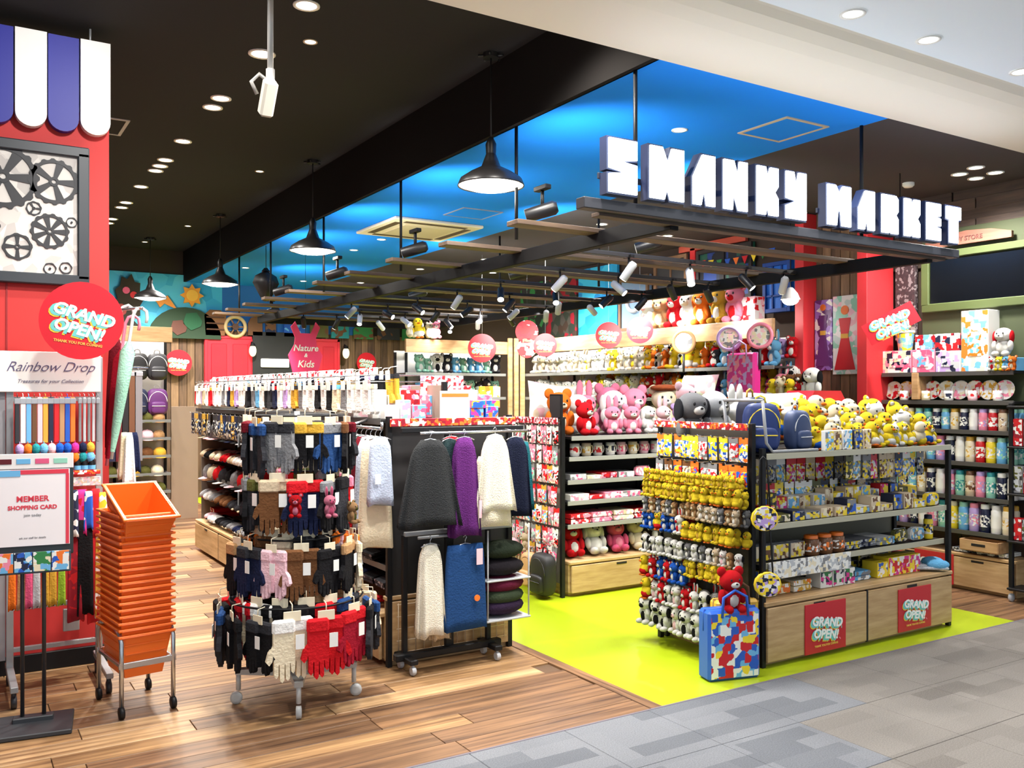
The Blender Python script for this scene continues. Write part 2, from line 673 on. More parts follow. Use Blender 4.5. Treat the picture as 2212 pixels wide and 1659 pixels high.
def bottle(c, lid, h=.2, r=.033):
    def f1():
        return MB().lathe([(r * .92, 0), (r, .006), (r, h * .78), (r * .8, h * .84)], 16).mesh('body')

    def f2():
        return MB().lathe([(r * .84, h * .83), (r * .84, h * .97), (r * .7, h), ], 14).mesh('lid')

    def f3():
        return MB().lathe([(r + .0007, h * .2), (r + .0007, h * .62)], 16, cap=False).mesh('print_band')
    return ('drink_bottle', 'bottle', [('body', cached(('b1', h, r), f1), M(c, .25)), ('lid', cached(('b2', h, r), f2), M(lid, .3)),
                                       ('print_band', cached(('b3', h, r), f3), PK([c, 'white', lid, c], 45))])


def folded(w, d, h, c, inks=None):
    """folded textile: soft rounded slab with a fold line"""
    def f():
        b = MB()
        for k in range(2):
            z0 = h * k / 2
            prof = [(-w / 2, z0 + h * .05), (w / 2 - h * .2, z0 + h * .03), (w / 2, z0 + h * .25), (w / 2 - h * .15, z0 + h * .47), (-w / 2, z0 + h * .46)]
            b.prism(prof, 0, d, 0, front=1)
        return b.mesh('folded')
    return ('folded_textile', 'towel', [(None, cached(('fd', w, d, h), f), [fab(c), PK(inks, 30, .9) if inks else fab(c)])])


def pouch(w, h, c, inks):
    """zip pouch standing on its long side"""
    def f():
        b = MB()
        n = 10
        pts = []
        for i in range(n):
            a = 2 * PI * i / n
            pts.append((math.copysign(abs(math.cos(a)) ** .5, math.cos(a)) * w / 2, h / 2 + math.copysign(abs(math.sin(a)) ** .5, math.sin(a)) * h / 2))
        b.prism(pts, .008, .034, 0)
        b.prism([(x * .9, h / 2 + (z - h / 2) * .9) for x, z in pts], 0, .01, 1)
        b.tube([(-w * .4, .02, h + .002), (w * .4, .02, h + .002)], .003, 6, 2)
        b.box((w * .42, .02, h - .01), (.006, .004, .03), 2)
        return b.mesh('pouch')
    return ('zip_pouch', 'pouch', [(None, cached(('po', w, h), f), [M(c, .5), PK(inks, 30, .4), CHROME])])


def cushion(w, h, d, c, inks=None):
    def f():
        b = MB()
        nx = nz = 8
        vs, fs = [], []
        for side in (-1, 1):
            for j in range(nz + 1):
                for i in range(nx + 1):
                    u, v = i / nx * 2 - 1, j / nz * 2 - 1
                    t = d / 2 * (max(0, (1 - u ** 4) * (1 - v ** 4))) ** .5
                    pin = 1 - .08 * (1 - abs(u)) * abs(v) ** 3
                    vs.append((w / 2 * u * (1 - .06 * (1 - abs(v))), side * t, h / 2 + h / 2 * v * pin))
        n = (nx + 1) ** 2
        for j in range(nz):
            for i in range(nx):
                a = j * (nx + 1) + i
                fs.append((a, a + 1, a + nx + 2, a + nx + 1))
                fs.append((a + n + nx + 1, a + n + nx + 2, a + n + 1, a + n))
        b.add(vs, fs, 0, True)
        return b.mesh('cushion')
    return ('cushion', 'cushion', [(None, cached(('cu', w, h, d), f), [PK(inks, 14, .95, 'EUCLIDEAN') if inks else fur(c)])])


def sheet_shape(w0, w1, h, d=.05, waves=5, amp=.012, rows=8, shoulder=0.0):
    """closed hanging cloth: top width w0, bottom width w1, origin at its top"""
    def f():
        b = MB()
        seg = 28
        vs, fs = [], []
        for j in range(rows + 1):
            v = j / rows
            ww = w0 + (w1 - w0) * v
            if shoulder and v < .18:
                ww *= (1 - shoulder) + shoulder * math.sin(v / .18 * PI / 2)
            for i in range(seg):
                a = 2 * PI * i / seg
                cx = math.copysign(abs(math.cos(a)) ** .6, math.cos(a))
                cy = math.copysign(abs(math.sin(a)) ** .8, math.sin(a))
                wv = amp * v * math.sin(waves * a + 1.3)
                vs.append((cx * ww / 2 + wv * .4, cy * d / 2 * (.55 + .6 * v) + wv, -h * v + .01 * v * math.sin(a * 3)))
        for j in range(rows):
            for i in range(seg):
                a, c = j * seg + i, j * seg + (i + 1) % seg
                fs.append((a, a + seg, c + seg, c))
        fs.append(tuple(range(seg)))
        fs.append(tuple(range(rows * seg, (rows + 1) * seg))[::-1])
        b.add(vs, fs, 0, True)
        return b.mesh('cloth')
    return cached(('sh', w0, w1, h, d, waves, amp, rows, shoulder), f)


def hook_mesh(up=.04):
    return cached(('hook', up), lambda: MB().tube([(-.06, 0, -.012), (-.03, 0, .0), (0, 0, .006), (.03, 0, 0), (.06, 0, -.012)], .004, 6)
                  .tube([(0, 0, .005), (0, 0, up * .6), (.01, 0, up), (0, 0, up + .012), (-.012, 0, up)], .0022, 6).mesh('hanger'))


def tag_mesh(w=.03, h=.055):
    return cached(('tagm', w, h), lambda: MB().box((0, 0, -h / 2), (w, .0015, h)).box((0, 0, .012), (.0015, .0015, .026)).mesh('price_tag'))


def glove_pair(c, cuff, s=1.0):
    """two gloves hanging fingers down from a card"""
    def hand(x0, sg):
        P = [(-.036, 0), (-.036, -.05), (-.052 * 1, -.07), (-.06, -.1), (-.05, -.112), (-.04, -.1), (-.036, -.088), (-.034, -.105), (-.033, -.15),
             (-.026, -.158), (-.019, -.15), (-.018, -.112), (-.015, -.112), (-.014, -.166), (-.006, -.175), (.001, -.166), (.002, -.112),
             (.004, -.112), (.006, -.162), (.013, -.17), (.02, -.162), (.02, -.11), (.022, -.11), (.025, -.14), (.031, -.147), (.037, -.14),
             (.038, -.09), (.036, -.04), (.034, 0)]
        pts = [(x0 + sg * x, z) for x, z in P]
        return pts if sg > 0 else pts[::-1]

    def f():
        b = MB()
        b.prism(hand(-.03, 1)[::-1] and hand(-.03, 1), -.014, .004)
        b.prism(hand(.036, -1), .002, .02)
        return b.mesh('gloves')
    gl = cached(('gl',), f)
    cf = cached(('cuff',), lambda: MB().cbox((-.03, -.005, .012), (.078, .026, .05), .008).cbox((.036, .011, .012), (.078, .026, .05), .008).mesh('cuff'))
    cd = cached(('gcard',), lambda: MB().cbox((0, -.004, .045), (.06, .004, .035), .001).tube([(0, -.004, .06), (0, -.002, .085), (0, .03, .09)], .002, 6).mesh('header_card'))
    tg = cached(('gtag',), lambda: MB().box((.022, -.022, -.04), (.03, .0015, .05)).mesh('price_tag'))
    return ('glove_pair', 'gloves', [('gloves', gl, fab(c)), ('cuff', cf, fab(cuff)), ('header_card', cd, M('cream', .5)), ('price_tag', tg, M('white', .5))])


def sock_pair(c, band, card='white'):
    def f():
        b = MB()
        for k, (x, y) in enumerate(((-.012, -.012), (.014, .008))):
            P = [(x - .032, 0), (x - .034, -.09), (x - .04, -.125), (x - .02, -.148), (x + .04, -.15), (x + .055, -.135), (x + .045, -.118), (x + .03, -.1), (x + .034, 0)]
            b.prism(P, y, y + .018, 0)
            b.prism([(x - .034, -.02), (x + .036, -.02), (x + .036, .004), (x - .034, .004)], y - .001, y + .019, 1)
        return b.mesh('socks')
    cd = cached(('scard',), lambda: MB().cbox((0, -.018, -.002), (.055, .003, .05), .001).tube([(0, -.018, .02), (0, 0, .04), (0, .04, .045)], .002, 6).mesh('header_card'))
    return ('sock_pair', 'socks', [('socks', cached(('sk',), f), [fab(c), fab(band)]), ('header_card', cd, M(card, .5))])


def cap_hat(c, brim):
    def f():
        return MB().lathe([(.085, 0), (.09, .02), (.082, .06), (.055, .095), (.015, .11), (.0, .112)], 16, cap=False).ell((0, 0, .112), .008, 0, 8, 6).mesh('crown')

    def g():
        b = MB()
        pts = [(.095 * math.cos(a), -.095 * math.sin(a) - (.06 if 0 < a < PI else 0) * math.sin(a)) for a in [PI * i / 10 for i in range(11)]]
        vs = [(x, y, .006 - .02 * abs(x / .09) ** 2) for x, y in pts] + [(x, y, .011 - .02 * abs(x / .09) ** 2) for x, y in pts]
        n = 11
        b.add(vs, [tuple(range(n))[::-1], tuple(range(n, 2 * n))] + [(i, i + 1, i + 1 + n, i + n) for i in range(n - 1)], 0)
        return b.mesh('brim')
    return ('cap', 'hat', [('crown', cached(('cap',), f), fab(c)), ('brim', cached(('brim',), g), fab(brim))])


def slipper_pair(c, lining):
    def f():
        b = MB()
        for x in (-.055, .055):
            b.ell((x, -.05, .03), (.048, .075, .035), 0, 12, 8)
            b.cbox((x, 0, .01), (.08, .22, .018), .006, 1)
            b.ell((x, .06, .022), (.036, .045, .012), 1, 10, 6)
        return b.mesh('slippers')
    return ('slipper_pair', 'slippers', [(None, cached(('sl',), f), [fur(c), fur(lining)])])


def backpack(c, trim, s=1.0):
    bd = cached(('bp1',), lambda: MB().sup((0, 0, .17), (.125, .07, .17), .55).mesh('body'))
    pk = cached(('bp2',), lambda: MB().sup((0, -.062, .1), (.09, .035, .075), .5).mesh('front_pocket'))
    hd = cached(('bp3',), lambda: MB().tube([(-.035, .02, .335), (-.03, .02, .375), (0, .02, .388), (.03, .02, .375), (.035, .02, .335)], .007, 8).mesh('handle'))
    zp = cached(('bp4',), lambda: MB().tube([(.108 * math.cos(a), -.06, .17 + .13 * math.sin(a)) for a in [PI * i / 12 for i in range(13)]], .005, 6).tube([(-.08, -.098, .12), (.08, -.098, .12)], .004, 6).mesh('zip'))
    return ('backpack', 'bag', [('body', bd, M(c, .55)), ('front_pocket', pk, M(c, .5)), ('handle', hd, M(trim, .6)), ('zip', zp, M(trim, .4))])


def tote(w, d, h, c, inks, handle):
    bd = cached(('tt', w, h, d), lambda: MB().cbox((0, 0, h / 2), (w, d, h), .015, 0, front=1).mesh('body'))
    hd = cached(('th', w, h, d), lambda: MB().tube([(-w * .25, -d / 2, h * .9), (-w * .22, -d / 2, h * 1.18), (0, -d / 2, h * 1.28), (w * .22, -d / 2, h * 1.18), (w * .25, -d / 2, h * .9)], .008, 8).mesh('handle'))
    fl = cached(('tf', w, h, d), lambda: MB().tube([(-w / 2, 0, h * .7), (-w / 2, 0, h * 1.0), (w / 2, 0, h), (w / 2, 0, h * .7)], .004, 6).mesh('piping'))
    return ('shopping_bag', 'bag', [('body', bd, [M(c, .35), PK(inks, 16, .3)]), ('handle', hd, M(handle, .5)), ('piping', fl, M(handle, .5))])


# ------------------------------------------------------------------ row filler
def row(fr, x0, x1, y, z, makers, where, group, n=None, step=None, jit=.01, hang=False, rz=0, sc=(1, 1), tilt=0, yj=.01):
    """makers: list of (desc, kind, width); items run along the row, each labelled by its own look and its place in the row"""
    x, i = x0, 0
    pat = R.random()
    while x < x1 and (n is None or i < n):
        d, k, w = makers[R.randrange(len(makers))]
        s = R.uniform(*sc)
        w *= s
        if x + w > x1 + .02:
            break
        p = fr(x + w / 2, y + R.uniform(-yj, yj), z)
        place(k, '%s, %s along %s' % (d, ordn(i), where), p, group=group, scale=s,
              rot=(tilt + (R.uniform(-.04, .04) if hang else 0), R.uniform(-.03, .03) if hang else 0, fr.rz + rz + R.uniform(-jit, jit) * 6))
        x += max(w, step or 0) + R.uniform(.002, .012)
        i += 1


def mk_packs(pal, w=.075, h=.14, noun='carded pack'):
    out = []
    for c, inks in pal:
        out.append(('%s %s' % (c, noun), hangpack(w, h, c, inks), w))
    return out


def mk_cartons(pal, dims, noun='printed box'):
    out = []
    for c, inks in pal:
        for (w, d, h) in dims:
            out.append(('%s%s %s' % ('tall ' if h > w * 1.3 else 'flat ' if h < w * .5 else '', c, noun), carton(w, d, h, c, inks), w))
    return out

# ================================================================== THE SETTING
H2, H1 = 3.65, 3.2
# floor slabs
b = MB().box((3.2, 10.4, -.06), (8.4, 14.0, .1))
struct('floor', b, M((96, 72, 50), .6))
FL = bpy.data.objects['floor']
PLK = [WOOD((88, 58, 36), (186, 146, 100), .42, (.8, 17, 1), .1), WOOD((70, 48, 34), (150, 112, 78), .42, (.8, 17, 1), .1),
       WOOD((112, 80, 52), (208, 170, 124), .42, (.8, 17, 1), .08)]
plen = [1.22, 1.22, 1.0, 1.22]
for L in plen:
    cached(('plank', L), lambda: MB().cbox((0, 0, -.008), (L - .004, .146, .016), .0015).mesh('plank'))
y = 3.475
rowi = 0
while y < 13.9:
    x = -.75 + R.uniform(0, .5)
    xe = 2.93
    far = y > 9.5
    while x < xe - .05:
        L = R.choice(plen[:1] if far else plen)
        if x + L > xe:
            L = xe - x
            if L < .15:
                break
            me = MB().cbox((0, 0, -.008), (L - .004, .146, .016), .0015).mesh('plank')
        else:
            me = MESHC[('plank', L)]
        o = solo('plank', me, R.choice(PLK + PLK[:2]), FL, (x + L / 2, y, .0))
        x += L
    y += .15
    rowi += 1
for j in range(9):
    x = 6.16
    L = .82 if j % 2 else .5
    for L in ((L, .87 - L) if L < .8 else (.87,)):
        solo('plank', MB().cbox((0, 0, -.008), (L - .004, .146, .016), .0015).mesh('plank'), PLK[1], FL, (x + L / 2, 3.475 + j * .15, 0))
        x += L
# darker border board beside the green floor
for k in range(9):
    me = cached(('bord',), lambda: MB().cbox((0, 0, -.007), (1.196, .07, .017), .0015).mesh('plank'))
    solo('plank', me, PLK[1], FL, (2.965, 4.0 + k * 1.2, .001), (0, 0, rad(90)))
solo('green_sheet', MB().box((4.58, 8.65, -.005), (3.156, 10.5, .01)), M((168, 188, 24), .35, bump=.04, bscale=5), FL)
# mall carpet, laid in tiles
struct('mall_floor', MB().box((4.0, -1.8, -.062), (16, 10.39, .1)), M((150, 150, 152), .95))
MF = bpy.data.objects['mall_floor']


def carpet(c1, c2, c3):
    k = ('cp', c1)
    m = bpy.data.materials.new('carpet_pile')
    m.use_nodes = True
    nt = m.node_tree
    bs = nt.nodes['Principled BSDF']
    bs.inputs['Roughness'].default_value = .98
    bs.inputs['Specular IOR Level'].default_value = .1
    g = nt.nodes.new('ShaderNodeNewGeometry')
    outs = []
    for bw, bh, off in ((.42, .11, .37), (.3, .22, .6)):
        bk = nt.nodes.new('ShaderNodeTexBrick')
        bk.inputs['Scale'].default_value = 1
        bk.inputs['Mortar Size'].default_value = 0
        bk.inputs['Bias'].default_value = -.35
        bk.inputs['Brick Width'].default_value = bw
        bk.inputs['Row Height'].default_value = bh
        bk.offset = off
        bk.inputs['Color1'].default_value = lin(c1)
        bk.inputs['Color2'].default_value = lin(c3 if bh < .2 else c2)
        nt.links.new(g.outputs['Position'], bk.inputs['Vector'])
        outs.append(bk.outputs['Color'])
    cr = nt.nodes.new('ShaderNodeMixRGB')
    cr.blend_type = 'DARKEN'
    cr.inputs[0].default_value = .8
    nt.links.new(outs[0], cr.inputs[1])
    nt.links.new(outs[1], cr.inputs[2])
    n = nt.nodes.new('ShaderNodeTexNoise')
    n.inputs['Scale'].default_value = 170
    nt.links.new(g.outputs['Position'], n.inputs['Vector'])
    mx = nt.nodes.new('ShaderNodeMixRGB')
    mx.blend_type = 'OVERLAY'
    mx.inputs[0].default_value = .45
    nt.links.new(cr.outputs[0], mx.inputs[1])
    nt.links.new(n.outputs['Fac'], mx.inputs[2])
    nt.links.new(mx.outputs[0], bs.inputs['Base Color'])
    return m


CARP = [carpet((122, 124, 128), (111, 113, 118), (88, 91, 97)), carpet((130, 125, 119), (121, 116, 110), (103, 98, 93))]
tile = cached(('tile',), lambda: MB().cbox((0, 0, -.006), (.498, .498, .012), .002).mesh('carpet_tile'))
for i in range(16):
    for j in range(4):
        x, y = .15 + i * .5, 3.145 - j * .5
        warm = x > 3.0 + (y - 2.53) * 1.05 + .35
        solo('carpet_tile', tile, CARP[1 if warm else 0], MF, (x, y, 0))
solo('floor_strip', MB().cbox((3.2, 3.397, -.003), (8.0, .012, .012), .002), M((120, 112, 120), .4), MF)

# walls
DARKC = M((46, 45, 46), .95, spec=.2)
struct('ceiling', MB().box((1.1, 8.7, H2 + .05), (3.7, 10.6, .1)), DARKC)
struct('ceiling_step', MB().box((2.96, 8.7, (H1 + H2) / 2 + .05), (.04, 10.6, H2 - H1 + .1)), M((30, 28, 27), 1.0, spec=.1))
struct('ceiling_blue', MB().box((3.875, 8.65, H1 + .05), (1.81, 10.5, .1)), M((32, 140, 250), .85, spec=.1))
struct('ceiling_side', MB().box((5.94, 8.65, H1 + .05), (2.32, 10.5, .1)), M((58, 54, 56), .9))
struct('mall_ceiling', MB().box((3.5, -2.3, 3.3), (13, 10.1, .1)), M((240, 247, 255), .8))
MCL = bpy.data.objects['mall_ceiling']
pf = [(3.4, H1), (3.4, 3.9), (3.38, 3.9), (2.72, 3.26), (2.76, 3.245), (2.8, 3.225), (2.88, 3.208), (2.98, H1)]
b = MB()
n = len(pf)
vs = [(-3, p[0], p[1]) for p in pf] + [(9.5, p[0], p[1]) for p in pf]
b.add(vs, [tuple(range(n)), tuple(range(n, 2 * n))[::-1]] + [((i + 1) % n, i, i + n, (i + 1) % n + n) for i in range(n)])
struct('trim_1', b, M((236, 226, 210), .7))
bpy.data.objects['trim_1']['label'] = 'cream bulkhead over the shop front'

struct('wall_back', MB().box((3.4, 13.97, 1.85), (8.2, .1, 3.7)), M((50, 42, 36), .9))
WB = bpy.data.objects['wall_back']
struct('wall_right', MB().box((7.07, 8.65, 1.6), (.1, 10.6, 3.2)), M((70, 56, 46), .9))
WR = bpy.data.objects['wall_right']
struct('wall_front', MB().box((8.35, 3.46, 1.62), (2.46, .12, 3.24)), M((222, 218, 210), .8))
struct('wall_left', MB().box((-.8, 9.0, 1.85), (.1, 10.0, 3.7)), M((60, 48, 42), .9))
BRN = [WOOD((104, 80, 58), (150, 118, 86), .7, (14, 14, 1.5), .22), WOOD((76, 58, 44), (120, 92, 68), .7, (14, 14, 1.5), .22)]
# vertical boards of the back wall
for i in range(44):
    x = 1.9 + i * .115
    solo('plank', cached(('vb',), lambda: MB().cbox((0, 0, 1.25), (.108, .02, 2.5), .003).mesh('plank')), BRN[i % 2], WB, (x, 13.91 + R.uniform(-.004, .004), 0))
# horizontal boards on the right wall above the screen, vertical ones in the poster recess
for j in range(7):
    for k in range(3):
        me = cached(('hb',), lambda: MB().cbox((0, 0, 0), (.02, .74, .098), .003).mesh('plank'))
        solo('plank', me, WOOD((52, 42, 38), (88, 70, 58), .7, (10, 1.4, 14), .3), WR, (7.0 - R.uniform(0, .012), 4.0 + k * .75 - (j % 2) * .2, 2.66 + j * .083 * 1.0))
for k in range(8):
    solo('plank', cached(('vb2',), lambda: MB().cbox((0, 0, 1.6), (.02, .094, 3.2), .003).mesh('plank')), BRN[k % 2], WR, (6.79, 5.06 + k * .1, 0))

# ------------------------------------------------------------------ the red wall on the left
REDM = M((198, 56, 54), .6, spec=.3)
struct('wall_red', MB().box((-.06, 5.79, 1.55), (1.7, .18, 3.1)).box((-.06, 5.79, 3.3), (1.69, .17, .5)), REDM)
RW = bpy.data.objects['wall_red']
struct('baseboard_red', MB().cbox((-.06, 5.685, .05), (1.7, .02, .1), .003), BLACKM)
for x in (.05, .27):
    solo('seam', MB().box((x, 5.698, 1.1), (.008, .006, 2.2)), M((150, 30, 32), .6), RW)
aw = root('striped_awning', 'flat awning of blue and white scalloped stripes over the red wall', 'awning', (.79, 5.7, 3.03))
st = cached(('stripe',), lambda: MB().prism([(-.078, .07)] + [(.078 * -math.cos(a), .07 - .075 * math.sin(a)) for a in [PI * i / 12 for i in range(1, 12)]] + [(.078, .07), (.078, .53), (-.078, .53)], -.05, 0).mesh('stripe'))
for i in range(6):
    solo('stripe', st, M((28, 34, 150), .5) if i % 2 else M((244, 242, 238), .5), aw, (-.08 - i * .163, -.01 if i % 2 else -.022, 0))
solo('backing', MB().box((-.48, .02, .33), (.97, .06, .4)), M((150, 148, 144), .5), aw)
for x in (-.62, -.1):
    solo('cable', MB().tube([(x, 0, .53), (x + .0, 0, H2 - 3.03)], .006, 6), GREYM, aw)
# framed picture of wheels and cogs
pic = root('framed_picture', 'black framed picture of black wheels and cogs on the red wall', 'picture', (.2, 5.69, 2.16))
b = MB()
for c, d in (((0, -.02, .03), (.96, .05, .06)), ((0, -.02, .76), (.96, .05, .06)), ((-.45, -.02, .395), (.06, .05, .72)), ((.45, -.02, .395), (.06, .05, .72))):
    b.cbox(c, d, .006)
solo('frame', b, M((44, 50, 56), .45), pic)
solo('board', MB().box((0, -.01, .4), (.86, .02, .7)), PK([(214, 208, 200), (228, 222, 214), (196, 190, 184), (222, 216, 208)], 9, .6, 'EUCLIDEAN'), pic)


def cog(r, teeth, spokes, th=.008, hub=.2, rim=.2):
    def f():
        b = MB()
        n = teeth * 4
        o = []
        for i in range(n):
            a = 2 * PI * i / n
            rr = r * (1 if i % 4 < 2 else .93)
            o.append((rr * math.cos(a), rr * math.sin(a)))
        ri = r * (1 - rim)
        for i in range(n):
            a, c = o[i], o[(i + 1) % n]
            q0, q1 = 2 * PI * i / n, 2 * PI * (i + 1) / n
            b.prism([a, c, (ri * math.cos(q1), ri * math.sin(q1)), (ri * math.cos(q0), ri * math.sin(q0))][::-1], -th, 0)
        for k in range(spokes):
            a = 2 * PI * k / spokes
            w0, w1 = r * .07, r * .16
            ca, sa = math.cos(a), math.sin(a)
            b.prism([(-sa * w0 + ca * r * hub * .5, ca * w0 + sa * r * hub * .5), (sa * w0 + ca * r * hub * .5, -ca * w0 + sa * r * hub * .5),
                     (sa * w1 + ca * ri * 1.02, -ca * w1 + sa * ri * 1.02), (-sa * w1 + ca * ri * 1.02, ca * w1 + sa * ri * 1.02)][::-1], -th * .8, 0)
        m = 16
        for i in range(m):
            q0, q1 = 2 * PI * i / m, 2 * PI * (i + 1) / m
            ro, rr = r * hub, r * hub * .45
            b.prism([(ro * math.cos(q0), ro * math.sin(q0)), (ro * math.cos(q1), ro * math.sin(q1)), (rr * math.cos(q1), rr * math.sin(q1)), (rr * math.cos(q0), rr * math.sin(q0))][::-1], -th * 1.1, 0)
        return b.mesh('cog')
    return cached(('cog', r, teeth, spokes), f)


for x, z, r, t, s, nm in ((.3, .58, .13, 16, 5, 'wheel'), (.05, .58, .18, 18, 6, 'wheel'), (.28, .3, .1, 14, 7, 'wheel'), (.36, .1, .034, 6, 0, 'hexagon_nut'), (.28, .09, .034, 6, 0, 'hexagon_nut'),
                          (.12, .2, .075, 8, 4, 'wheel'), (-.05, .3, .09, 12, 5, 'wheel'), (-.3, .2, .14, 12, 5, 'wheel'), (-.25, .55, .15, 16, 6, 'wheel'), (.39, .36, .03, 6, 0, 'hexagon_nut'), (.2, .42, .04, 8, 3, 'wheel')):
    solo(nm, cog(r, t, s), M((38, 38, 42), .5), pic, (x, -.02, z))

# ------------------------------------------------------------------ blue ceiling fittings, downlights, pendants
dl_ring = cached(('dlr',), lambda: MB().lathe([(.072, 0), (.072, -.006), (.056, -.006), (.052, .0)], 20, cap=False).mesh('trim_ring'))
dl_dif = cached(('dld',), lambda: MB().lathe([(.055, -.003), (.0, -.002)], 20, cap=False).mesh('diffuser'))


def downlight(x, y, z, label, s=1.0, e=12, ring='white', group='ceiling downlights'):
    r = root('downlight', label, 'light', (x, y, z), group=group, scale=s)
    solo('trim_ring', dl_ring, M(ring, .5), r)
    solo('diffuser', dl_dif, M((255, 250, 240), .5, emit=e), r)


for i, (x, y) in enumerate(DL_BLACK):
    downlight(x, y, H2, 'round white downlight, %s of the row in the black ceiling, counted from the shop front' % ordn(i), 1.15 if i == 1 else 1, group='downlights in the black ceiling row')
for i, (x, y) in enumerate([(1.83, 5.21), (2.49, 8.5), (2.54, 11.75), (1.0, 11.4), (.9, 13.2), (1.4, 13.4), (2.3, 13.3)]):
    downlight(x, y, H2, 'small dim downlight beside the main row in the black ceiling, %s from the front' % ordn(i), .6, 3, 'beige', 'small ceiling downlights')
for i, (x, y) in enumerate([(6.45, 3.98), (6.36, 3.8), (6.63, 3.81), (6.68, 3.99)]):
    downlight(x, y, H1, 'lamp %s of the cluster of four in the dark ceiling by the screen' % ('nearest the sign', 'nearest the bulkhead', 'nearest the corner', 'deepest in the shop')[i], .85, group='cluster of four lamps')
for i, (x, y) in enumerate([(6.4, 7.44), (6.38, 7.15), (6.8, 7.5), (6.6, 6.3), (6.6, 5.6), (6.5, 9.0), (6.3, 10.6), (5.3, 10.8), (6.0, 12.0), (5.2, 12.6), (6.1, 8.2), (5.4, 7.0), (5.2, 5.6), (5.6, 9.6)]):
    downlight(x, y, H1, 'round downlight seen through the wooden slats, %s going into the shop' % ordn(i), .8, group='downlights above the slatted frame')
for i, (x, y) in enumerate([(3.88, 4.24), (3.95, 9.77), (4.41, 12.86), (3.93, 8.94), (3.3, 11.9)]):
    downlight(x, y, H1, 'round downlight in the blue ceiling, %s from the shop front' % ordn(i), .7, group='downlights in the blue ceiling')
for i, (x, y) in enumerate(MALL_DL):
    downlight(x, y, 3.249, 'downlight in the white mall ceiling outside, %s along the bulkhead' % ordn(i), .8, 6, group='mall ceiling downlights')
for p, lb in (((6.38, 4.36, H1), 'small round smoke detector on the dark side ceiling'),):
    place(('smoke_detector', 'detector', [(None, MB().lathe([(.045, 0), (.045, -.02), (.03, -.035), (0, -.036)], 16, cap=False), M('white', .5))]), lb, p)


def frame_flat(name, label, cat, c, sx, sy, rz, t, mat, inner=None):
    r = root(name, label, cat, c, rz)
    b = MB()
    for q, d in (((0, sy / 2, 0), (sx + t, t, .014)), ((0, -sy / 2, 0), (sx + t, t, .014)), ((sx / 2, 0, 0), (t, sy - t, .014)), ((-sx / 2, 0, 0), (t, sy - t, .014))):
        b.box(q, d)
    solo('frame', b, mat, r)
    if inner:
        solo('panel', MB().box((0, 0, -.001), (sx - t, sy - t, .006)), inner, r)
    return r


frame_flat('ceiling_hatch', 'beige framed access hatch in the blue ceiling above the sign', 'hatch', (4.42, 3.89, H1), .36, .38, 0, .02, M('beige', .5), M((32, 140, 250), .85, spec=.1))
frame_flat('ceiling_hatch', 'thin framed access hatch in the blue ceiling beside the air conditioner', 'hatch', (4.07, 7.2, H1), .4, .38, 0, .012, M((150, 150, 160), .5), M((32, 140, 250), .85, spec=.1))
frame_flat('ceiling_hatch', 'grey framed hatch in the black ceiling beside the awning', 'hatch', (1.0, 7.68, H2), .34, .45, 0, .025, M((170, 165, 160), .5), DARKC)
ac = root('air_conditioner', 'cream square air conditioner cassette in the blue ceiling', 'air conditioner', (3.98, 8.14, H1))
solo('casing', MB().cbox((0, 0, -.015), (.95, .95, .03), .008), M((232, 216, 184), .5), ac)
solo('grille', MB().cbox((0, 0, -.034), (.56, .56, .012), .004), M((214, 196, 160), .5), ac)
for a in range(4):
    solo('vent', MB().box((.375, 0, -.031), (.07, .66, .004)), M((84, 66, 44), .6), ac, rot=(0, 0, PI / 2 * a))

shade_m = cached(('shade',), lambda: MB().lathe([(.03, .2), (.045, .16), (.06, .12), (.13, .085), (.19, .045), (.205, .01), (.207, 0), (.203, 0), (.186, .042), (.126, .082), (.05, .115)], 28, cap=False).mesh('shade'))
for i, (x, y, s, lb) in enumerate([(2.84, 4.8, 1.0, 'black dome pendant lamp nearest the shop front, white inside'), (2.78, 7.85, 1.0, 'second black dome pendant lamp from the front, over the sock gondola'),
                                   (2.7, 10.8, 1.0, 'third black dome pendant lamp from the front, by the far wall'), (2.3, 12.9, 1.0, 'furthest black dome pendant lamp, in front of the mural')]):
    zz = 2.83
    r = root('pendant_lamp', lb, 'lamp', (x, y, zz), group='black dome pendants')
    solo('shade', shade_m, M((34, 32, 32), .35), r)
    solo('reflector', cached(('refl',), lambda: MB().lathe([(.2, .006), (.18, .045), (.12, .08), (.03, .1)], 28, cap=False).mesh('reflector')), M((250, 246, 236), .5), r)
    solo('bulb', cached(('bulb',), lambda: MB().ell((0, 0, .012), (.185, .185, .04), 0, 24, 8).mesh('bulb')), M((255, 248, 236), .5, emit=4), r)
    solo('socket', cached(('sock',), lambda: MB().lathe([(.03, .19), (.034, .26), (.015, .3)], 12).mesh('socket')), M((24, 24, 24), .4), r)
    solo('cord', cached(('cord',), lambda: MB().tube([(0, 0, .29), (0, 0, H2 - 2.83 - .02)], .005, 6).mesh('cord')), M((24, 24, 24), .6), r)
    b = MB().lathe([(.05, H2 - 2.83 - .03), (.05, H2 - 2.83)], 16)
    for k in range(5):
        a = 2 * PI * k / 5 + .3
        b.tube([(0, 0, H2 - 2.83 - .015), (.08 * math.cos(a), .08 * math.sin(a), H2 - 2.83 - .02)], .008, 6)
    solo('ceiling_mount', b, M((24, 24, 24), .5), r)
    lamp('POINT', (x, y, zz - .06), 26, col=(1, .93, .82), size=.1)

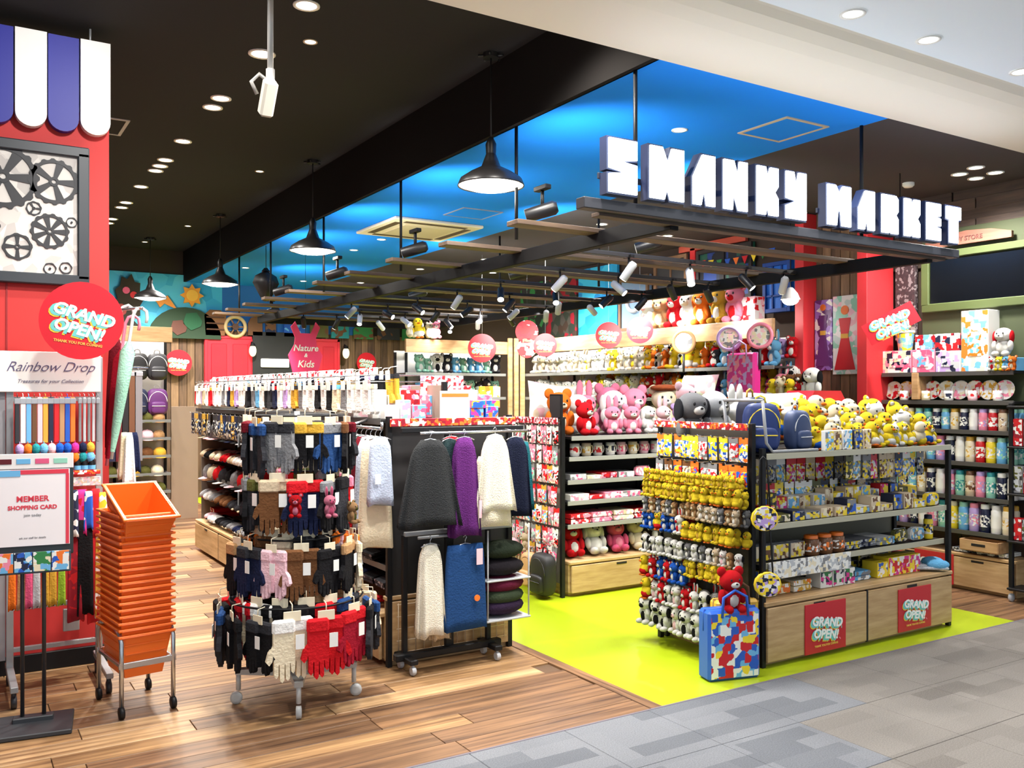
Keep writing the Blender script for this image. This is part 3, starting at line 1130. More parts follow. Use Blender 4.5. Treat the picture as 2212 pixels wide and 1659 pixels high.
# security camera on its pole
r = root('security_camera', 'grey security camera on a long pole hung from the black ceiling', 'camera', (1.22, 4.0, 0))
solo('pole', MB().tube([(0, 0, H2), (0, 0, 2.98)], .014, 10).lathe([(.02, 2.84), (.02, 3.0)], 12), M((190, 188, 184), .4, .3), r)
solo('housing', MB().cbox((0, 0, 0), (.06, .16, .06), .01, mat=Matrix.Translation((-.02, -.03, 2.86)) @ Matrix.Rotation(rad(-55), 4, 'X')), M((176, 170, 158), .4), r)
solo('bracket', MB().tube([(0, 0, 2.94), (-.05, 0, 2.97), (-.085, 0, 2.93), (-.06, 0, 2.88)], .009, 8), M((150, 148, 144), .4, .3), r)

# ------------------------------------------------------------------ slatted black frame with the sign
fr = root('slatted_canopy_frame', 'black hanging frame with wooden slats under the blue ceiling', 'canopy', (0, 0, 0))
WSL = WOOD((62, 48, 40), (104, 84, 66), .6, (1.2, 12, 12), .15)
solo('front_beam', MB().cbox((4.16, 3.56, 2.48), (3.1, .07, .055), .004), M((40, 40, 46), .5), fr)
solo('beam_board', MB().cbox((4.2, 3.62, 2.447), (2.9, .07, .02), .002), WSL, fr)
for x in (3.26, 5.5):
    solo('side_rail', MB().cbox((x, 7.35, 2.46), (.06, 7.5, .09), .004), M((12, 12, 14), .7, spec=.2), fr)
solo('rear_rail', MB().cbox((4.38, 11.1, 2.46), (2.3, .05, .08), .004), M((12, 12, 14), .7, spec=.2), fr)
ry = [4.28, 5.12, 5.95, 6.75, 7.5, 8.25, 9.0, 9.7, 10.4, 11.0]
slat = cached(('slat',), lambda: MB().cbox((0, 0, 0), (3.0, .12, .028), .003).mesh('slat'))
for y in ry:
    solo('slat', slat, WSL, fr, (4.17, y, 2.505))
for y in [4.7, 5.5, 6.35, 7.1, 7.9, 8.6, 9.35, 10.05]:
    solo('lighting_track', cached(('trk',), lambda: MB().cbox((0, 0, 0), (2.2, .035, .03), .003).mesh('lighting_track')), M((40, 38, 40), .4), fr, (4.38, y, 2.47))
rod = cached(('rod',), lambda: MB().tube([(0, 0, 2.5), (0, 0, H1)], .011, 8).mesh('hanger_rod'))
for x, y in [(2.975, 3.58), (2.975, 4.72), (2.975, 6.4), (2.975, 8.1), (2.975, 9.74), (2.975, 11.0), (4.77, 3.58), (4.9, 6.4), (4.9, 8.1)]:
    solo('hanger_rod', rod, BLACKM, fr, (x, y, 0))
spot_b = cached(('spb',), lambda: MB().lathe([(.028, -.07), (.03, .05), (.02, .065)], 14).mesh('head'))
spot_l = cached(('spl',), lambda: MB().lathe([(.026, -.0715), (0, -.0713)], 14, cap=False).mesh('lens'))
spot_s = cached(('sps',), lambda: MB().tube([(0, 0, 0), (0, 0, .09)], .008, 6).cbox((0, 0, .095), (.03, .09, .02), .003).mesh('stem'))


def spotlight(x, y, z, rx, rz, label, lit=True, body='black', s=1.0, grp='track spotlights'):
    r = root('track_spotlight', label, 'light', (x, y, z), group=grp, scale=s)
    h = solo('head', spot_b, M(body, .4), r, rot=(rx, 0, rz))
    solo('lens', spot_l, M((255, 250, 238), .5, emit=9 if lit else .3), h)
    solo('stem', spot_s, BLACKM, r)


i = 0
for y in [4.7, 5.5, 6.35, 7.1, 7.9, 8.6, 9.35, 10.05]:
    for x in [3.45, 3.85, 4.4, 4.95, 5.35][(int(y * 10) % 2):]:
        spotlight(x, y, 2.37, R.uniform(.5, 1.1), R.choice([-2.6, 2.6, -.5, .5, 1.2, -1.2]), 'small track spotlight under the wooden slats, %s counted from the shop front' % ordn(i), body=R.choice(['black', 'black', 'silver']))
        i += 1
for j, (x, y) in enumerate([(2.9, 4.32), (2.88, 5.95), (2.88, 7.5), (2.88, 9.0), (4.2, 4.9), (4.2, 6.6), (4.2, 8.6), (3.5, 11.4)]):
    spotlight(x, y, 2.6, 1.3, .9, 'black projector spotlight on top of the slats, %s one into the shop' % ordn(j), False, s=1.4, grp='projector spotlights')
# illuminated letters
G = {'S': (1, [(0, 0), (1, 0), (1, 1.2), (.42, 1.3), (1, 1.42), (1, 2.2), (0, 2.2), (0, .98), (.58, .86), (0, .74)]),
     'W': (1, [(0, 0), (.42, 0), (.5, .5), (.6, 0), (1, 0), (1, 2.2), (.64, 2.2), (.52, 1.55), (.36, 2.2), (0, 2.2)]),
     'A': (1, [(0, 0), (.36, 0), (.5, .75), (.62, 0), (1, 0), (1, 2.2), (.42, 2.2), (0, 1.2)]),
     'N': (1, [(0, 0), (.36, 0), (.4, .8), (.62, 0), (1, 0), (1, 2.2), (.66, 2.2), (.6, 1.45), (.42, 2.2), (0, 2.2)]),
     'K': (1, [(0, 0), (.4, 0), (.47, .55), (.58, 0), (1, 0), (1, .8), (.84, 1.08), (1, 1.35), (1, 2.2), (.62, 2.2), (.5, 1.7), (.4, 2.2), (0, 2.2)]),
     'Y': (1, [(0, 0), (1, 0), (1, 2.2), (.62, 2.2), (.5, 1.5), (.38, 2.2), (0, 2.2), (0, .95), (.5, .86), (0, .6)]),
     'M': (1, [(0, 0), (.38, 0), (.43, .8), (.57, .8), (.62, 0), (1, 0), (1, 2.2), (.66, 2.2), (.5, 1.75), (.34, 2.2), (0, 2.2)]),
     'R': (1, [(0, 0), (.42, 0), (.49, .5), (.58, 0), (1, 0), (1, .85), (.86, 1.08), (1, 1.3), (1, 2.0), (.86, 2.2), (0, 2.2)]),
     'E': (1, [(0, 0), (1, 0), (1, .72), (.6, .8), (1, .88), (1, 1.32), (.6, 1.4), (1, 1.48), (1, 2.2), (0, 2.2)]),
     'T': (1, [(.22, 0), (.8, 0), (.8, 1.4), (1, 1.45), (1, 2.2), (0, 2.2), (0, 1.45), (.22, 1.4)])}


def grow(poly, d):
    n, out = len(poly), []
    for i in range(n):
        p0, p1, p2 = (Vector(poly[j % n]) for j in (i - 1, i, i + 1))
        a, c = (p1 - p0).normalized(), (p2 - p1).normalized()
        n1, n2 = Vector((a.y, -a.x)), Vector((c.y, -c.x))
        m = n1 + n2
        m = m / max(.35, m.dot(m) / 2) if m.length > .1 else n1
        out.append(tuple(p1 + m * d))
    return out


sg = root('shop_sign', 'illuminated white block letter shop sign on the black front beam', 'sign', (0, 3.53, 2.52))
LW = [('S', 2.71, 2.9), ('W', 2.97, 3.21), ('A', 3.26, 3.43), ('N', 3.48, 3.67), ('K', 3.73, 3.91), ('Y', 3.96, 4.14), ('M', 4.31, 4.53), ('A', 4.59, 4.75), ('R', 4.81, 4.98), ('K', 5.03, 5.2), ('E', 5.26, 5.42), ('T', 5.47, 5.64)]
for i, (ch, x0, x1) in enumerate(LW):
    hh = .275 if i < 6 else .245
    P = [(x0 + .008 + p[0] * (x1 - x0 - .016), .012 + p[1] / 2.2 * (hh - .012)) for p in G[ch][1]]
    o = solo('letter', MB().prism(P, -.066, -.05), M((236, 244, 255), .4, emit=4.2), sg)
    solo('letter_case', MB().prism(grow(P, .01), -.055, .0), M((22, 34, 66), .5), o)
for x0, x1 in ((2.7, 4.16), (4.3, 5.65)):
    solo('rear_rail', MB().cbox(((x0 + x1) / 2, .006, .1), (x1 - x0, .012, .03), .002), M((30, 34, 50), .5), sg)
for k in range(6):
    lamp('POINT', (2.8 + k * .55, 3.36, 2.66), 2.5, col=(.8, .88, 1), size=.15)

# ================================================================== SHOP FIXTURES


def fixture(name, label, cat, f, w, d, base=None, shelves=(), posts=(), post_h=1.2, back=None, header=None, wood=None, rail=None, postm=None, shelfm=None, extra=None):
    """base=(height, n_panels); shelves=[(z, y0, depth)]; posts = x list; back=(y, z0, z1, mat); header=(z0, z1, mat)"""
    wood = wood or OAK
    postm = postm or BLACKM
    r = root(name, label, cat, f(0, 0, 0), f.rz)
    if base:
        bh, n = base
        c = solo('base_cabinet', MB().box((w / 2, d / 2 + .02, .015), (w - .04, d - .06, .03)).cbox((w / 2, d / 2 + .01, bh / 2 + .01), (w, d - .02, bh - .04), .004)
                 .cbox((w / 2, d / 2, bh - .012), (w + .01, d + .02, .024), .004), wood, r)
        for k in range(n):
            pw = w / n
            solo('front_panel', MB().cbox(((k + .5) * pw, -.004, .03 + (bh - .06) / 2), (pw - .018, .018, bh - .065), .003), wood, c)
            solo('handle_slot', MB().cbox(((k + .5) * pw, -.014, bh - .05), (.1, .004, .016), .001), M((20, 16, 14), .7), c)
        for k in range(1, n):
            solo('divider', MB().box((k * w / n, -.006, bh / 2), (.014, .012, bh - .05)), M((30, 24, 20), .7), c)
    for x in posts:
        solo('post', MB().cbox((x, (back[0] if back else d / 2), post_h / 2), (.03, .03, post_h), .002), postm, r)
    for z, y0, dd in shelves:
        s = solo('shelf', MB().cbox((w / 2, y0 + dd / 2, z - .01), (w - .01, dd, .02), .002), shelfm or BLACKM, r)
        solo('price_rail', MB().cbox((w / 2, y0 - .004, z - .012), (w - .02, .008, .034), .001), rail or M((120, 122, 120), .35), s)
    if back:
        solo('back_panel', MB().box((w / 2, back[0] + .01, (back[1] + back[2]) / 2), (w - .02, .012, back[2] - back[1])), back[3], r)
    if header:
        solo('header_board', MB().cbox((w / 2, header[3] if len(header) > 3 else .0, (header[0] + header[1]) / 2), (w, .04, header[1] - header[0]), .003), header[2], r)
    return r


def hooks(fname, idx, fr_len, zs, step=.09, ln=.1, y=0.0):
    r = [o for o in COL.objects if o.name.split('.')[0] == fname][idx]
    me = cached(('hk', ln), lambda: MB().tube([(0, .0, 0), (0, -ln, 0), (0, -ln - .008, .012)], .0025, 5).mesh('hook'))
    for z in zs:
        for k in range(int(fr_len / step)):
            solo('hook', me, CHROME, r, (step * (k + .5), y, z))


def grand_poster(label, loc, rz, w, h, rot=None, shape='sheet', s=1.0, group='red grand open notices', string=0):
    r = root('grand_open_' + ('sign' if shape != 'sheet' else 'poster'), label, 'sign', loc, rz, group, rot)
    if shape == 'disc':
        solo('sign_board', MB().lathe([(w / 2, -.004), (w / 2, .004)], 36, mat=Matrix.Rotation(rad(90), 4, 'X')), M((214, 30, 44), .4), r)
    else:
        solo('sign_board', MB().cbox((0, 0, 0), (w, .006, h), .001), M((196, 30, 44), .4), r)
    k = w / .3
    for dx, dz, c, off in ((-.018, -.016, (240, 200, 60), .004), (-.013, -.008, (110, 200, 195), .006), (0, 0, (250, 248, 244), .0045)):
        yy = -.0055 if c[0] == 240 else -.007 if c[0] == 110 else -.0085
        for s_, zz, sz in (('GRAND', .022, .062), ('OPEN!', -.036, .062)):
            o = solo('lettering', text_mesh(s_, sz, .0006, off * .5, .12), M(c, .4), r, (dx * k + (.006 if s_ == 'GRAND' else -.004) * k, yy, (zz + dz * .8) * k), (0, rad(8), 0))
            o.scale = (k * 1.02, 1, k)
    solo('lettering', text_mesh('THANK YOU FOR COMING', .014, .0006, .0004), M((240, 190, 90), .4), r, (0, -.0065, (-.088 if h >= w * .6 else -.066) * k)).scale = (k, 1, k)
    if shape == 'sheet' and h > w * .6:
        for q in range(9):
            solo('confetti', cached(('cf', q % 3), lambda: MB().box((0, 0, 0), (.016, .001, .006), mat=Matrix.Rotation(q * .8, 4, 'Y')).mesh('confetti')), M(['orange', 'pink', 'mint'][q % 3], .5), r,
                 ((.02 + .012 * q) * k, -.004, (-.07 + .011 * ((q * 5) % 7)) * k))
    if string:
        solo('string', MB().tube([(0, 0, w / 2), (0, 0, string)], .0015, 5), M('silver', .4), r)
    return r


# ---------------------------------------------------------------- yellow toy gondola by the carpet
FH = Fr((3.9, 3.56), 0)
WH = 1.77
MESHBK = M((116, 112, 92), .5)
fixture('toy_gondola', 'oak based black gondola of yellow toys beside the grey carpet', 'shelf', FH, WH, .84, base=(.37, 2),
        shelves=[(.575, .05, .38), (.80, .03, .4), (1.205, 0, .84)], posts=(.0, WH), post_h=1.2, back=(.43, .36, 1.19, MESHBK), rail=M((176, 172, 150), .4))
for k in (0, 1):
    for yy in (.02, .82):
        p = FH(k * WH, yy, 0)
        place(('gondola_post', 'post', [(None, cached(('gp',), lambda: MB().cbox((0, 0, .62), (.03, .03, 1.24), .003).mesh('post')), BLACKM)]),
              'black upright at the %s %s corner of the yellow toy gondola' % ('carpet' if yy < .5 else 'rear', 'bag' if k == 0 else 'bottle'), p, group='gondola corner uprights')
grand_poster('red GRAND OPEN poster on the cabinet panel beside the blue bag', FH(.49, -.018, .175), 0, .36, .29)
grand_poster('red GRAND OPEN poster on the cabinet panel far from the blue bag', FH(1.35, -.018, .175), 0, .34, .27)
YI = [('yellow', ['yellow', 'white', 'blue', 'yellow']), ('navy', ['navy', 'yellow', 'grey', 'blue']), ('beige', ['cream', 'brown', 'yellow', 'beige']),
      ('white', ['white', 'yellow', 'grey', 'sky blue']), ('olive', ['olive', 'yellow', 'charcoal', 'cream']), ('grey', ['silver', 'yellow', 'navy', 'grey']),
      ('red', ['red', 'yellow', 'white', 'magenta'])]
row(FH, .05, WH - .03, .36, 1.15, mk_packs(YI, .085, .19), 'upper hook row of the yellow toy gondola', 'carded packs on the yellow toy gondola', hang=True)
row(FH, .05, WH - .03, .30, 1.0, mk_packs(YI, .08, .15), 'lower hook row of the yellow toy gondola', 'carded packs on the yellow toy gondola', hang=True)
row(FH, .9, WH - .03, .16, 1.16, mk_packs(YI, .075, .16), 'front hooks of the yellow toy gondola', 'carded packs on the yellow toy gondola', hang=True)
LOWB = mk_cartons(YI, [(.11, .12, .06), (.09, .1, .1), (.13, .14, .045)])
POU = [('%s zip pouch' % c, pouch(.15, .085, c, i), .155) for c, i in YI]
row(FH, .04, WH - .02, .05, .803, LOWB + POU[:2], 'middle shelf of the yellow toy gondola', 'goods on the middle shelf of the yellow gondola')
row(FH, .04, WH - .02, .2, .803, mk_cartons(YI, [(.1, .1, .12), (.08, .08, .15)]), 'back of the middle yellow gondola shelf', 'goods on the middle shelf of the yellow gondola')
FT = [('%s folded towel' % c, folded(.16, .2, .05, c, i), .165) for c, i in YI]
row(FH, .04, .78, .1, .578, [('brown snack tub', bottle('brown', 'orange', .12, .05), .11), ('grey printed box', carton(.13, .1, .09, 'grey', YI[2][1]), .13)], 'lower shelf of the yellow toy gondola', 'goods on the lower yellow gondola shelf')
row(FH, .8, WH + .02, .1, .578, FT + POU + [('yellow toy torch', bottle('yellow', 'navy', .16, .03), .07)], 'bottle end of the lower yellow gondola shelf', 'goods on the lower yellow gondola shelf')
place(('price_banner', 'sign', [('card', MB().cbox((0, 0, 0), (.72, .006, .1), .001), PK(['silver', 'white', 'grey', 'cream', 'white'], 30)), ('lettering', text_mesh('3,980', .06, .001, .001), M('grey', .5))]),
      'long pale price banner on the lower shelf of the yellow toy gondola', FH(.42, .03, .535))
row(FH, .03, .55, .1, .372, [('cream folded towel', folded(.16, .24, .07, 'cream', ['cream', 'white', 'gold', 'orange']), .17), ('gold printed box', carton(.12, .14, .06, 'gold', ['cream', 'orange', 'white', 'gold']), .12)],
    'cabinet top of the yellow toy gondola', 'goods on the cabinet top of the yellow gondola', yj=.02)
row(FH, .56, .86, .07, .372, [('white folded card box', carton(.1, .12, .1, 'white', ['white', 'navy', 'magenta', 'green', 'white']), .1)], 'middle of the yellow gondola cabinet top', 'goods on the cabinet top of the yellow gondola')
row(FH, .87, 1.2, .1, .372, [('sky blue folded blanket', folded(.2, .26, .06, 'sky blue', ['white', 'sky blue', 'grey']), .2)], 'centre of the yellow gondola cabinet top', 'goods on the cabinet top of the yellow gondola', n=1)
row(FH, 1.12, 1.6, .08, .372, [('red and yellow gift box', carton(.11, .12, .12, 'yellow', ['yellow', 'red', 'white', 'magenta']), .11), ('yellow printed box', carton(.1, .12, .1, 'yellow', YI[0][1]), .1)],
    'bottle end of the yellow gondola cabinet top', 'goods on the cabinet top of the yellow gondola')
row(FH, .04, WH - .02, .28, .372, mk_cartons(YI, [(.12, .1, .11), (.09, .1, .08)]), 'rear of the yellow gondola cabinet top', 'goods on the cabinet top of the yellow gondola')
place(slipper_pair('sky blue', 'silver'), 'pale blue slippers at the bottle end of the yellow gondola cabinet top', FH(1.66, .1, .385), rz=.9)
# the heap of yellow soft toys on top
HEAP = [('yellow plush chick', plush('chick', 'yellow', 'white'), .13), ('yellow plush chick in blue', plush('chick', 'yellow', 'blue'), .13), ('yellow plush bear', plush('bear', 'yellow', 'white'), .14),
        ('cream plush chick', plush('chick', 'cream', 'yellow'), .13), ('white plush cat', plush('cat', 'white', 'yellow'), .13)]
for q, (yy, zz, s0, s1, nm, xa, xb) in enumerate([(.07, 1.207, .13, .16, 'front row', .52, 1.72), (.22, 1.23, .15, .19, 'second row', .5, 1.75), (.38, 1.26, .18, .22, 'third row', .45, 1.75), (.56, 1.28, .2, .25, 'rear row', .8, 1.72)]):
    x, i = xa, 0
    while x < xb:
        d, k, _ = HEAP[R.randrange(5)]
        s = R.uniform(s0, s1)
        place(k, '%s, %s along the %s of the heap on the yellow gondola' % (d, ordn(i), nm), FH(x + s * .3, yy, zz), rz=R.uniform(-.5, .5), rot=(R.uniform(-.35, .1), R.uniform(-.35, .35), R.uniform(-.6, .6)), scale=s,
              group='heap of yellow soft toys')
        x += s * .56
        i += 1
PP = [('%s packed notebook' % c, carton(.08, .03, .12, c, i, 34), .082) for c, i in YI[:4]]
row(FH, .5, .98, .0, 1.209, PP, 'front edge of the yellow gondola top', 'small packs on the yellow gondola top')
for k in range(3):
    place(backpack([(30, 52, 110), 'navy', (44, 60, 96)][k], ['yellow', 'gold', 'silver'][k]), ['blue backpack with yellow trim nearest the bag end of the yellow gondola top', 'navy backpack with gold trim behind the blue one on the gondola top',
          'slate blue backpack with silver trim beside the yellow heap'][k], FH([.1, .22, .38][k], [.12, .3, .1][k], 1.207), rz=[-.5, .2, .1][k], scale=[.85, .95, .72][k], group='backpacks on the yellow gondola')
wr = place(('wire_bin', 'basket', [('front_bar', MB().tube([(0, 0, .3), (.03, 0, .06), (.08, 0, .01), (.46, 0, .01)], .009, 8), GREYM), ('rear_bar', MB().tube([(0, .3, .3), (.03, .3, .06), (.08, .3, .01), (.46, .3, .01)], .009, 8), GREYM),
      ('cross_bar', MB().tube([(0, 0, .3), (0, .3, .3)], .009, 8).tube([(.02, 0, .15), (.02, .3, .15)], .006, 8), GREYM)]), 'bent grey wire bin end holding the blue backpacks', FH(-.02, .0, 1.21))
for k, (x, y, z, s, kd, c, fc, ex, lb) in enumerate([(.02, .62, 1.21, .31, 'dog', 'grey', 'white', 'charcoal', 'large grey plush dog on the yellow gondola, nearest the pink gondola'),
        (.28, .7, 1.21, .32, 'dog', 'silver', 'white', 'grey', 'large silver grey plush dog in front of the red ear of the white one'), (.52, .72, 1.21, .26, 'rabbit', 'white', 'pale pink', 'pink', 'large white plush rabbit behind the blue backpacks'),
        (.14, .8, 1.36, .22, 'bear', 'pale pink', 'white', 'pink', 'pale pink plush bear perched behind the grey dogs')]):
    place(big_plush(kd, c, fc, ex), lb, FH(x, y, z), rz=R.uniform(-.6, .3), scale=s, group='large plush animals on the yellow gondola')
place(cushion(.85, .36, .2, 'lilac', ['white', 'lilac', 'white', 'pale pink']), 'long pale lilac cushion standing behind the yellow heap', FH(.95, .74, 1.21), rot=(rad(-12), 0, 0))
r = place(('toy_house_box', 'box', [('walls', MB().cbox((0, 0, .14), (.34, .2, .28), .006), PK(['white', 'sky blue', 'cream'], 9)),
      ('roof', MB().prism([(-.2, .28), (.2, .28), (.14, .36), (-.14, .36)], -.12, .12), M('red', .4))]), 'white and blue toy house box with a red roof behind the heap', FH(1.38, .8, 1.21))

# end of that gondola: hooks full of small mascots
FHe = Fr((3.85, 4.38), -90)
fixture('hook_panel', 'black hook panel on the end of the yellow toy gondola', 'display', FHe, .78, .02, posts=(.0, .77), post_h=1.38, back=(.0, .1, 1.34, M((70, 66, 60), .6)))
def mas(kinds, s):
    return [(d, k, .56) for d, k in kinds]
YS = [('small yellow plush chick', plush('chick', 'yellow', 'yellow')), ('small yellow plush cat', plush('cat', 'yellow', 'gold'))]
WS = [('small white plush dog', plush('dog', 'white', 'white', 'black')), ('small white plush cat', plush('cat', 'white', 'pale pink')), ('small spotted plush dog', plush('dog', 'white', 'black', 'black'))]
RS = [('small red plush bear', plush('bear', 'red', 'white')), ('small red bellied plush chick', plush('chick', 'yellow', 'red')), ('small white plush rabbit', plush('rabbit', 'white', 'red')), ('small blue plush bear', plush('bear', 'blue', 'white'))]
BS = [('small beige plush bear', plush('bear', 'beige', 'white')), ('small grey plush cat', plush('cat', 'grey', 'white')), ('small brown plush dog', plush('dog', 'tan', 'cream', 'brown'))]
for nm, x0, x1, z, kk, s in [('top plush row', .02, .8, 1.0, YS, .065), ('second plush row', .0, .8, .9, YS, .09), ('third plush row', .0, .8, .8, BS, .085), ('fourth plush row', .36, .8, .68, YS, .09),
                             ('fourth plush row, pink end', .0, .36, .7, RS, .1), ('fifth plush row', .38, .8, .56, WS + BS, .085), ('fifth plush row, pink end', .0, .38, .55, WS, .1),
                             ('sixth plush row', .36, .78, .46, YS, .09), ('sixth plush row, pink end', -.02, .38, .4, RS, .11), ('seventh plush row', .0, .6, .26, RS + WS, .115), ('bottom plush row', -.02, .6, .1, WS, .15)]:
    for lay in ((0, 1) if z > .6 or s > .1 else (1,)):
        row(FHe, x0, x1, -.07 - .07 * lay, z + .01 * lay, mas(kk, s), 'the %s%s of the hook panel' % (nm, ', outer layer' if lay else ''), 'small plush mascots on the hook panel', hang=True, sc=(s * .95, s * 1.08), jit=.06)
row(FHe, .02, .78, -.05, 1.3, mk_packs([('grey', ['silver', 'grey', 'red', 'white']), ('yellow', YI[0][1]), ('orange', ['orange', 'blue', 'yellow', 'white'])], .07, .14), 'the top hooks of the hook panel', 'carded packs on the hook panel', hang=True)
row(FHe, .0, .78, -.04, 1.14, mk_packs([('grey', ['silver', 'grey', 'red', 'white']), ('brown', ['brown', 'beige', 'grey', 'white']), ('orange', ['orange', 'blue', 'yellow', 'red'])], .07, .13), 'second hooks of the hook panel', 'carded packs on the hook panel', hang=True)
place(('price_strip', 'sign', [(None, MB().cbox((0, 0, 0), (.78, .01, .04), .002), PK(['red', 'crimson', 'orange', 'white'], 40))]), 'red price strip along the top of the hook panel', FHe(.39, -.05, 1.36), rz=FHe.rz)
for k, (y, z, c) in enumerate([(3.49, .86, 'first'), (3.47, .5, 'second')]):
    place(('hanging_pouch', 'pouch', [('rim', MB().tube([(.07 * math.cos(a), 0, .062 * math.sin(a)) for a in [2 * PI * i / 14 for i in range(14)]], .009, 8, closed=True), M('yellow', .4)),
          ('window', MB().lathe([(.066, -.012), (.066, .012)], 16, mat=Matrix.Rotation(rad(90), 4, 'X')), PK(['lilac', 'white', 'yellow', 'navy'], 36, .2)), ('strap', MB().tube([(-.03, 0, .06), (-.02, .02, .32), (.0, .03, .34), (.02, .02, .32), (.03, 0, .06)], .005, 6), BLACKM)]),
          'yellow rimmed pouch on a long black strap, %s at the corner of the yellow gondola' % ('upper one' if k == 0 else 'lower one'), (3.82, y, z), rz=-.5, group='yellow rimmed pouches')
place(tote(.32, .12, .38, 'blue', ['blue', 'red', 'white', 'sky blue', 'yellow'], 'blue'), 'blue printed carry bag standing on the green floor by the plush hooks', (3.62, 3.56, .0), rz=-.25)
place(tote(.26, .1, .4, 'gold', ['gold', 'yellow', 'orange'], 'brown'), 'yellow carry bag tucked behind the blue one on the floor', (3.74, 3.64, .0), rz=-.3)
place(big_plush('bear', 'red', 'white', 'red'), 'red plush bear sitting in the top of the blue carry bag', (3.63, 3.56, .36), rz=-.3, scale=.2)

hooks('toy_gondola', 0, WH, (1.15, 1.0), .12, .12, .43)
hooks('hook_panel', 0, .78, (1.3, 1.15, 1.02, .92, .82, .7, .58, .47, .36, .24), .11, .15)
# ---------------------------------------------------------------- pink toy gondola
FG = Fr((4.0, 5.58), 0)
fixture('toy_gondola', 'oak based black gondola of pink toys on the green floor', 'shelf', FG, 1.95, .76, base=(.27, 2), shelves=[(.54, .05, .3), (.72, .05, .3), (.88, .05, .3), (1.06, .03, .32), (1.22, 0, .76)], posts=(.0, .98, 1.95), post_h=1.34,
        back=(.38, .27, 1.2, M((40, 38, 38), .6)), rail=M((150, 150, 144), .35))
PI_ = [('pink', ['pink', 'white', 'rose', 'pale pink']), ('white', ['white', 'pink', 'silver', 'white']), ('red', ['red', 'white', 'crimson', 'pink']), ('grey', ['grey', 'silver', 'rose', 'white']), ('cream', ['cream', 'white', 'pink', 'beige'])]
row(FG, .05, 1.9, .09, 1.063, [('%s mug' % c, mug(c, i), .11) for c, i in (('white', 'red'), ('white', 'pink'), ('cream', 'gold'), ('pale pink', 'rose'), ('white', 'navy'), ('red', 'white'))], 'the mug shelf of the pink toy gondola', 'mugs on the pink toy gondola', step=.085)
row(FG, .04, 1.9, .06, .883, mk_cartons(PI_, [(.14, .2, .03), (.16, .2, .045)]) + [('%s zip pouch' % c, pouch(.16, .08, c, i), .165) for c, i in PI_[:2]], 'third shelf of the pink toy gondola', 'flat goods on the pink toy gondola')
row(FG, .04, 1.9, .06, .723, mk_cartons(PI_, [(.18, .2, .05), (.14, .2, .035)]) + [('%s folded towel' % c, folded(.2, .2, .06, c, i), .21) for c, i in PI_], 'second shelf of the pink toy gondola', 'flat goods on the pink toy gondola')
row(FG, .04, 1.9, .06, .543, [('%s folded towel' % c, folded(.2, .22, .08, c, i), .21) for c, i in PI_], 'lowest shelf of the pink toy gondola', 'folded towels on the pink toy gondola', jit=.03)
for k, (x, kd, c, fc, lb) in enumerate([(.12, 'cat', 'red', 'white', 'red hooded'), (.34, 'cat', 'white', 'white', 'white round'), (.56, 'bear', 'rose', 'pink', 'rose pink'), (.78, 'bear', 'cream', 'cream', 'pale cream'), (1.02, 'rabbit', 'white', 'white', 'white long eared'), (1.25, 'bear', 'white', 'red', 'white and red')]):
    place(big_plush(kd, c, fc, fc), '%s plush %s lying on the cabinet of the pink toy gondola' % (lb, kd), FG(x, .12, .275), rz=R.uniform(-.3, .3), rot=(-.35, 0, R.uniform(-.4, .4)), scale=.23, group='plush toys on the pink gondola cabinet')
for k, (x, y, z, s, kd, c, fc, ex, lb) in enumerate([(.22, .12, 1.225, .23, 'bear', 'red', 'white', 'red', 'red plush bear at the front corner'), (.1, .3, 1.225, .3, 'bear', 'orange', 'cream', 'orange', 'orange plush bear behind the red one'),
        (.3, .32, 1.23, .28, 'cat', 'white', 'white', 'white', 'white plush cat between orange and pink'), (.5, .12, 1.225, .2, 'rabbit', 'pink', 'white', 'pink', 'small pink plush rabbit, front row'), (.68, .1, 1.225, .2, 'bear', 'pink', 'white', 'rose', 'small pink plush bear, front row'),
        (.86, .12, 1.225, .2, 'cat', 'white', 'pale pink', 'pink', 'small white plush cat, front row'), (1.03, .12, 1.225, .2, 'rabbit', 'pale pink', 'white', 'pink', 'small pale pink plush rabbit, front row'), (1.2, .1, 1.225, .2, 'bear', 'lilac', 'white', 'lilac', 'small lilac plush bear, front row'),
        (.45, .42, 1.225, .28, 'rabbit', 'pink', 'pale pink', 'pink', 'large pink plush rabbit with upright ears'), (.75, .5, 1.225, .34, 'bear', (232, 130, 160), 'pale pink', 'rose', 'large deep pink plush bear'), (.95, .4, 1.225, .33, 'bear', 'pink', 'white', 'pink', 'large pink plush bear with round ears'),
        (1.3, .42, 1.225, .33, 'bear', 'cream', 'white', 'brown', 'large cream plush bear'), (1.5, .3, 1.225, .3, 'cat', 'white', 'red', 'red', 'white plush cat with red muzzle'), (.66, .32, 1.24, .3, 'cat', 'white', 'pale pink', 'pink', 'white plush cat below the pink rabbits')]):
    place(big_plush(kd, c, fc, ex), lb + ' on top of the pink gondola', FG(x, y, z), rz=R.uniform(-.4, .3), scale=s, group='plush toys on top of the pink gondola')
place(cushion(.5, .34, .16, 'white', ['white', 'white', 'pale pink', 'cream']), 'large white cushion at the end of the pink toy gondola top', FG(.2, .5, 1.3), rot=(-.2, .1, 0))
place(('brown_tray', 'tray', [(None, MB().ell((0, 0, 0), (.15, .09, .03), 0, 16, 8), fur((140, 70, 40)))]), 'brown furry hat lying on the large cream bear', FG(1.3, .4, 1.6))
FGe = Fr((3.95, 6.4), -90)
fixture('hook_panel', 'black hook panel on the end of the pink toy gondola', 'display', FGe, .8, .02, base=None, posts=(.0, .79), post_h=1.36, back=(.0, .1, 1.33, M((128, 118, 112), .6)))
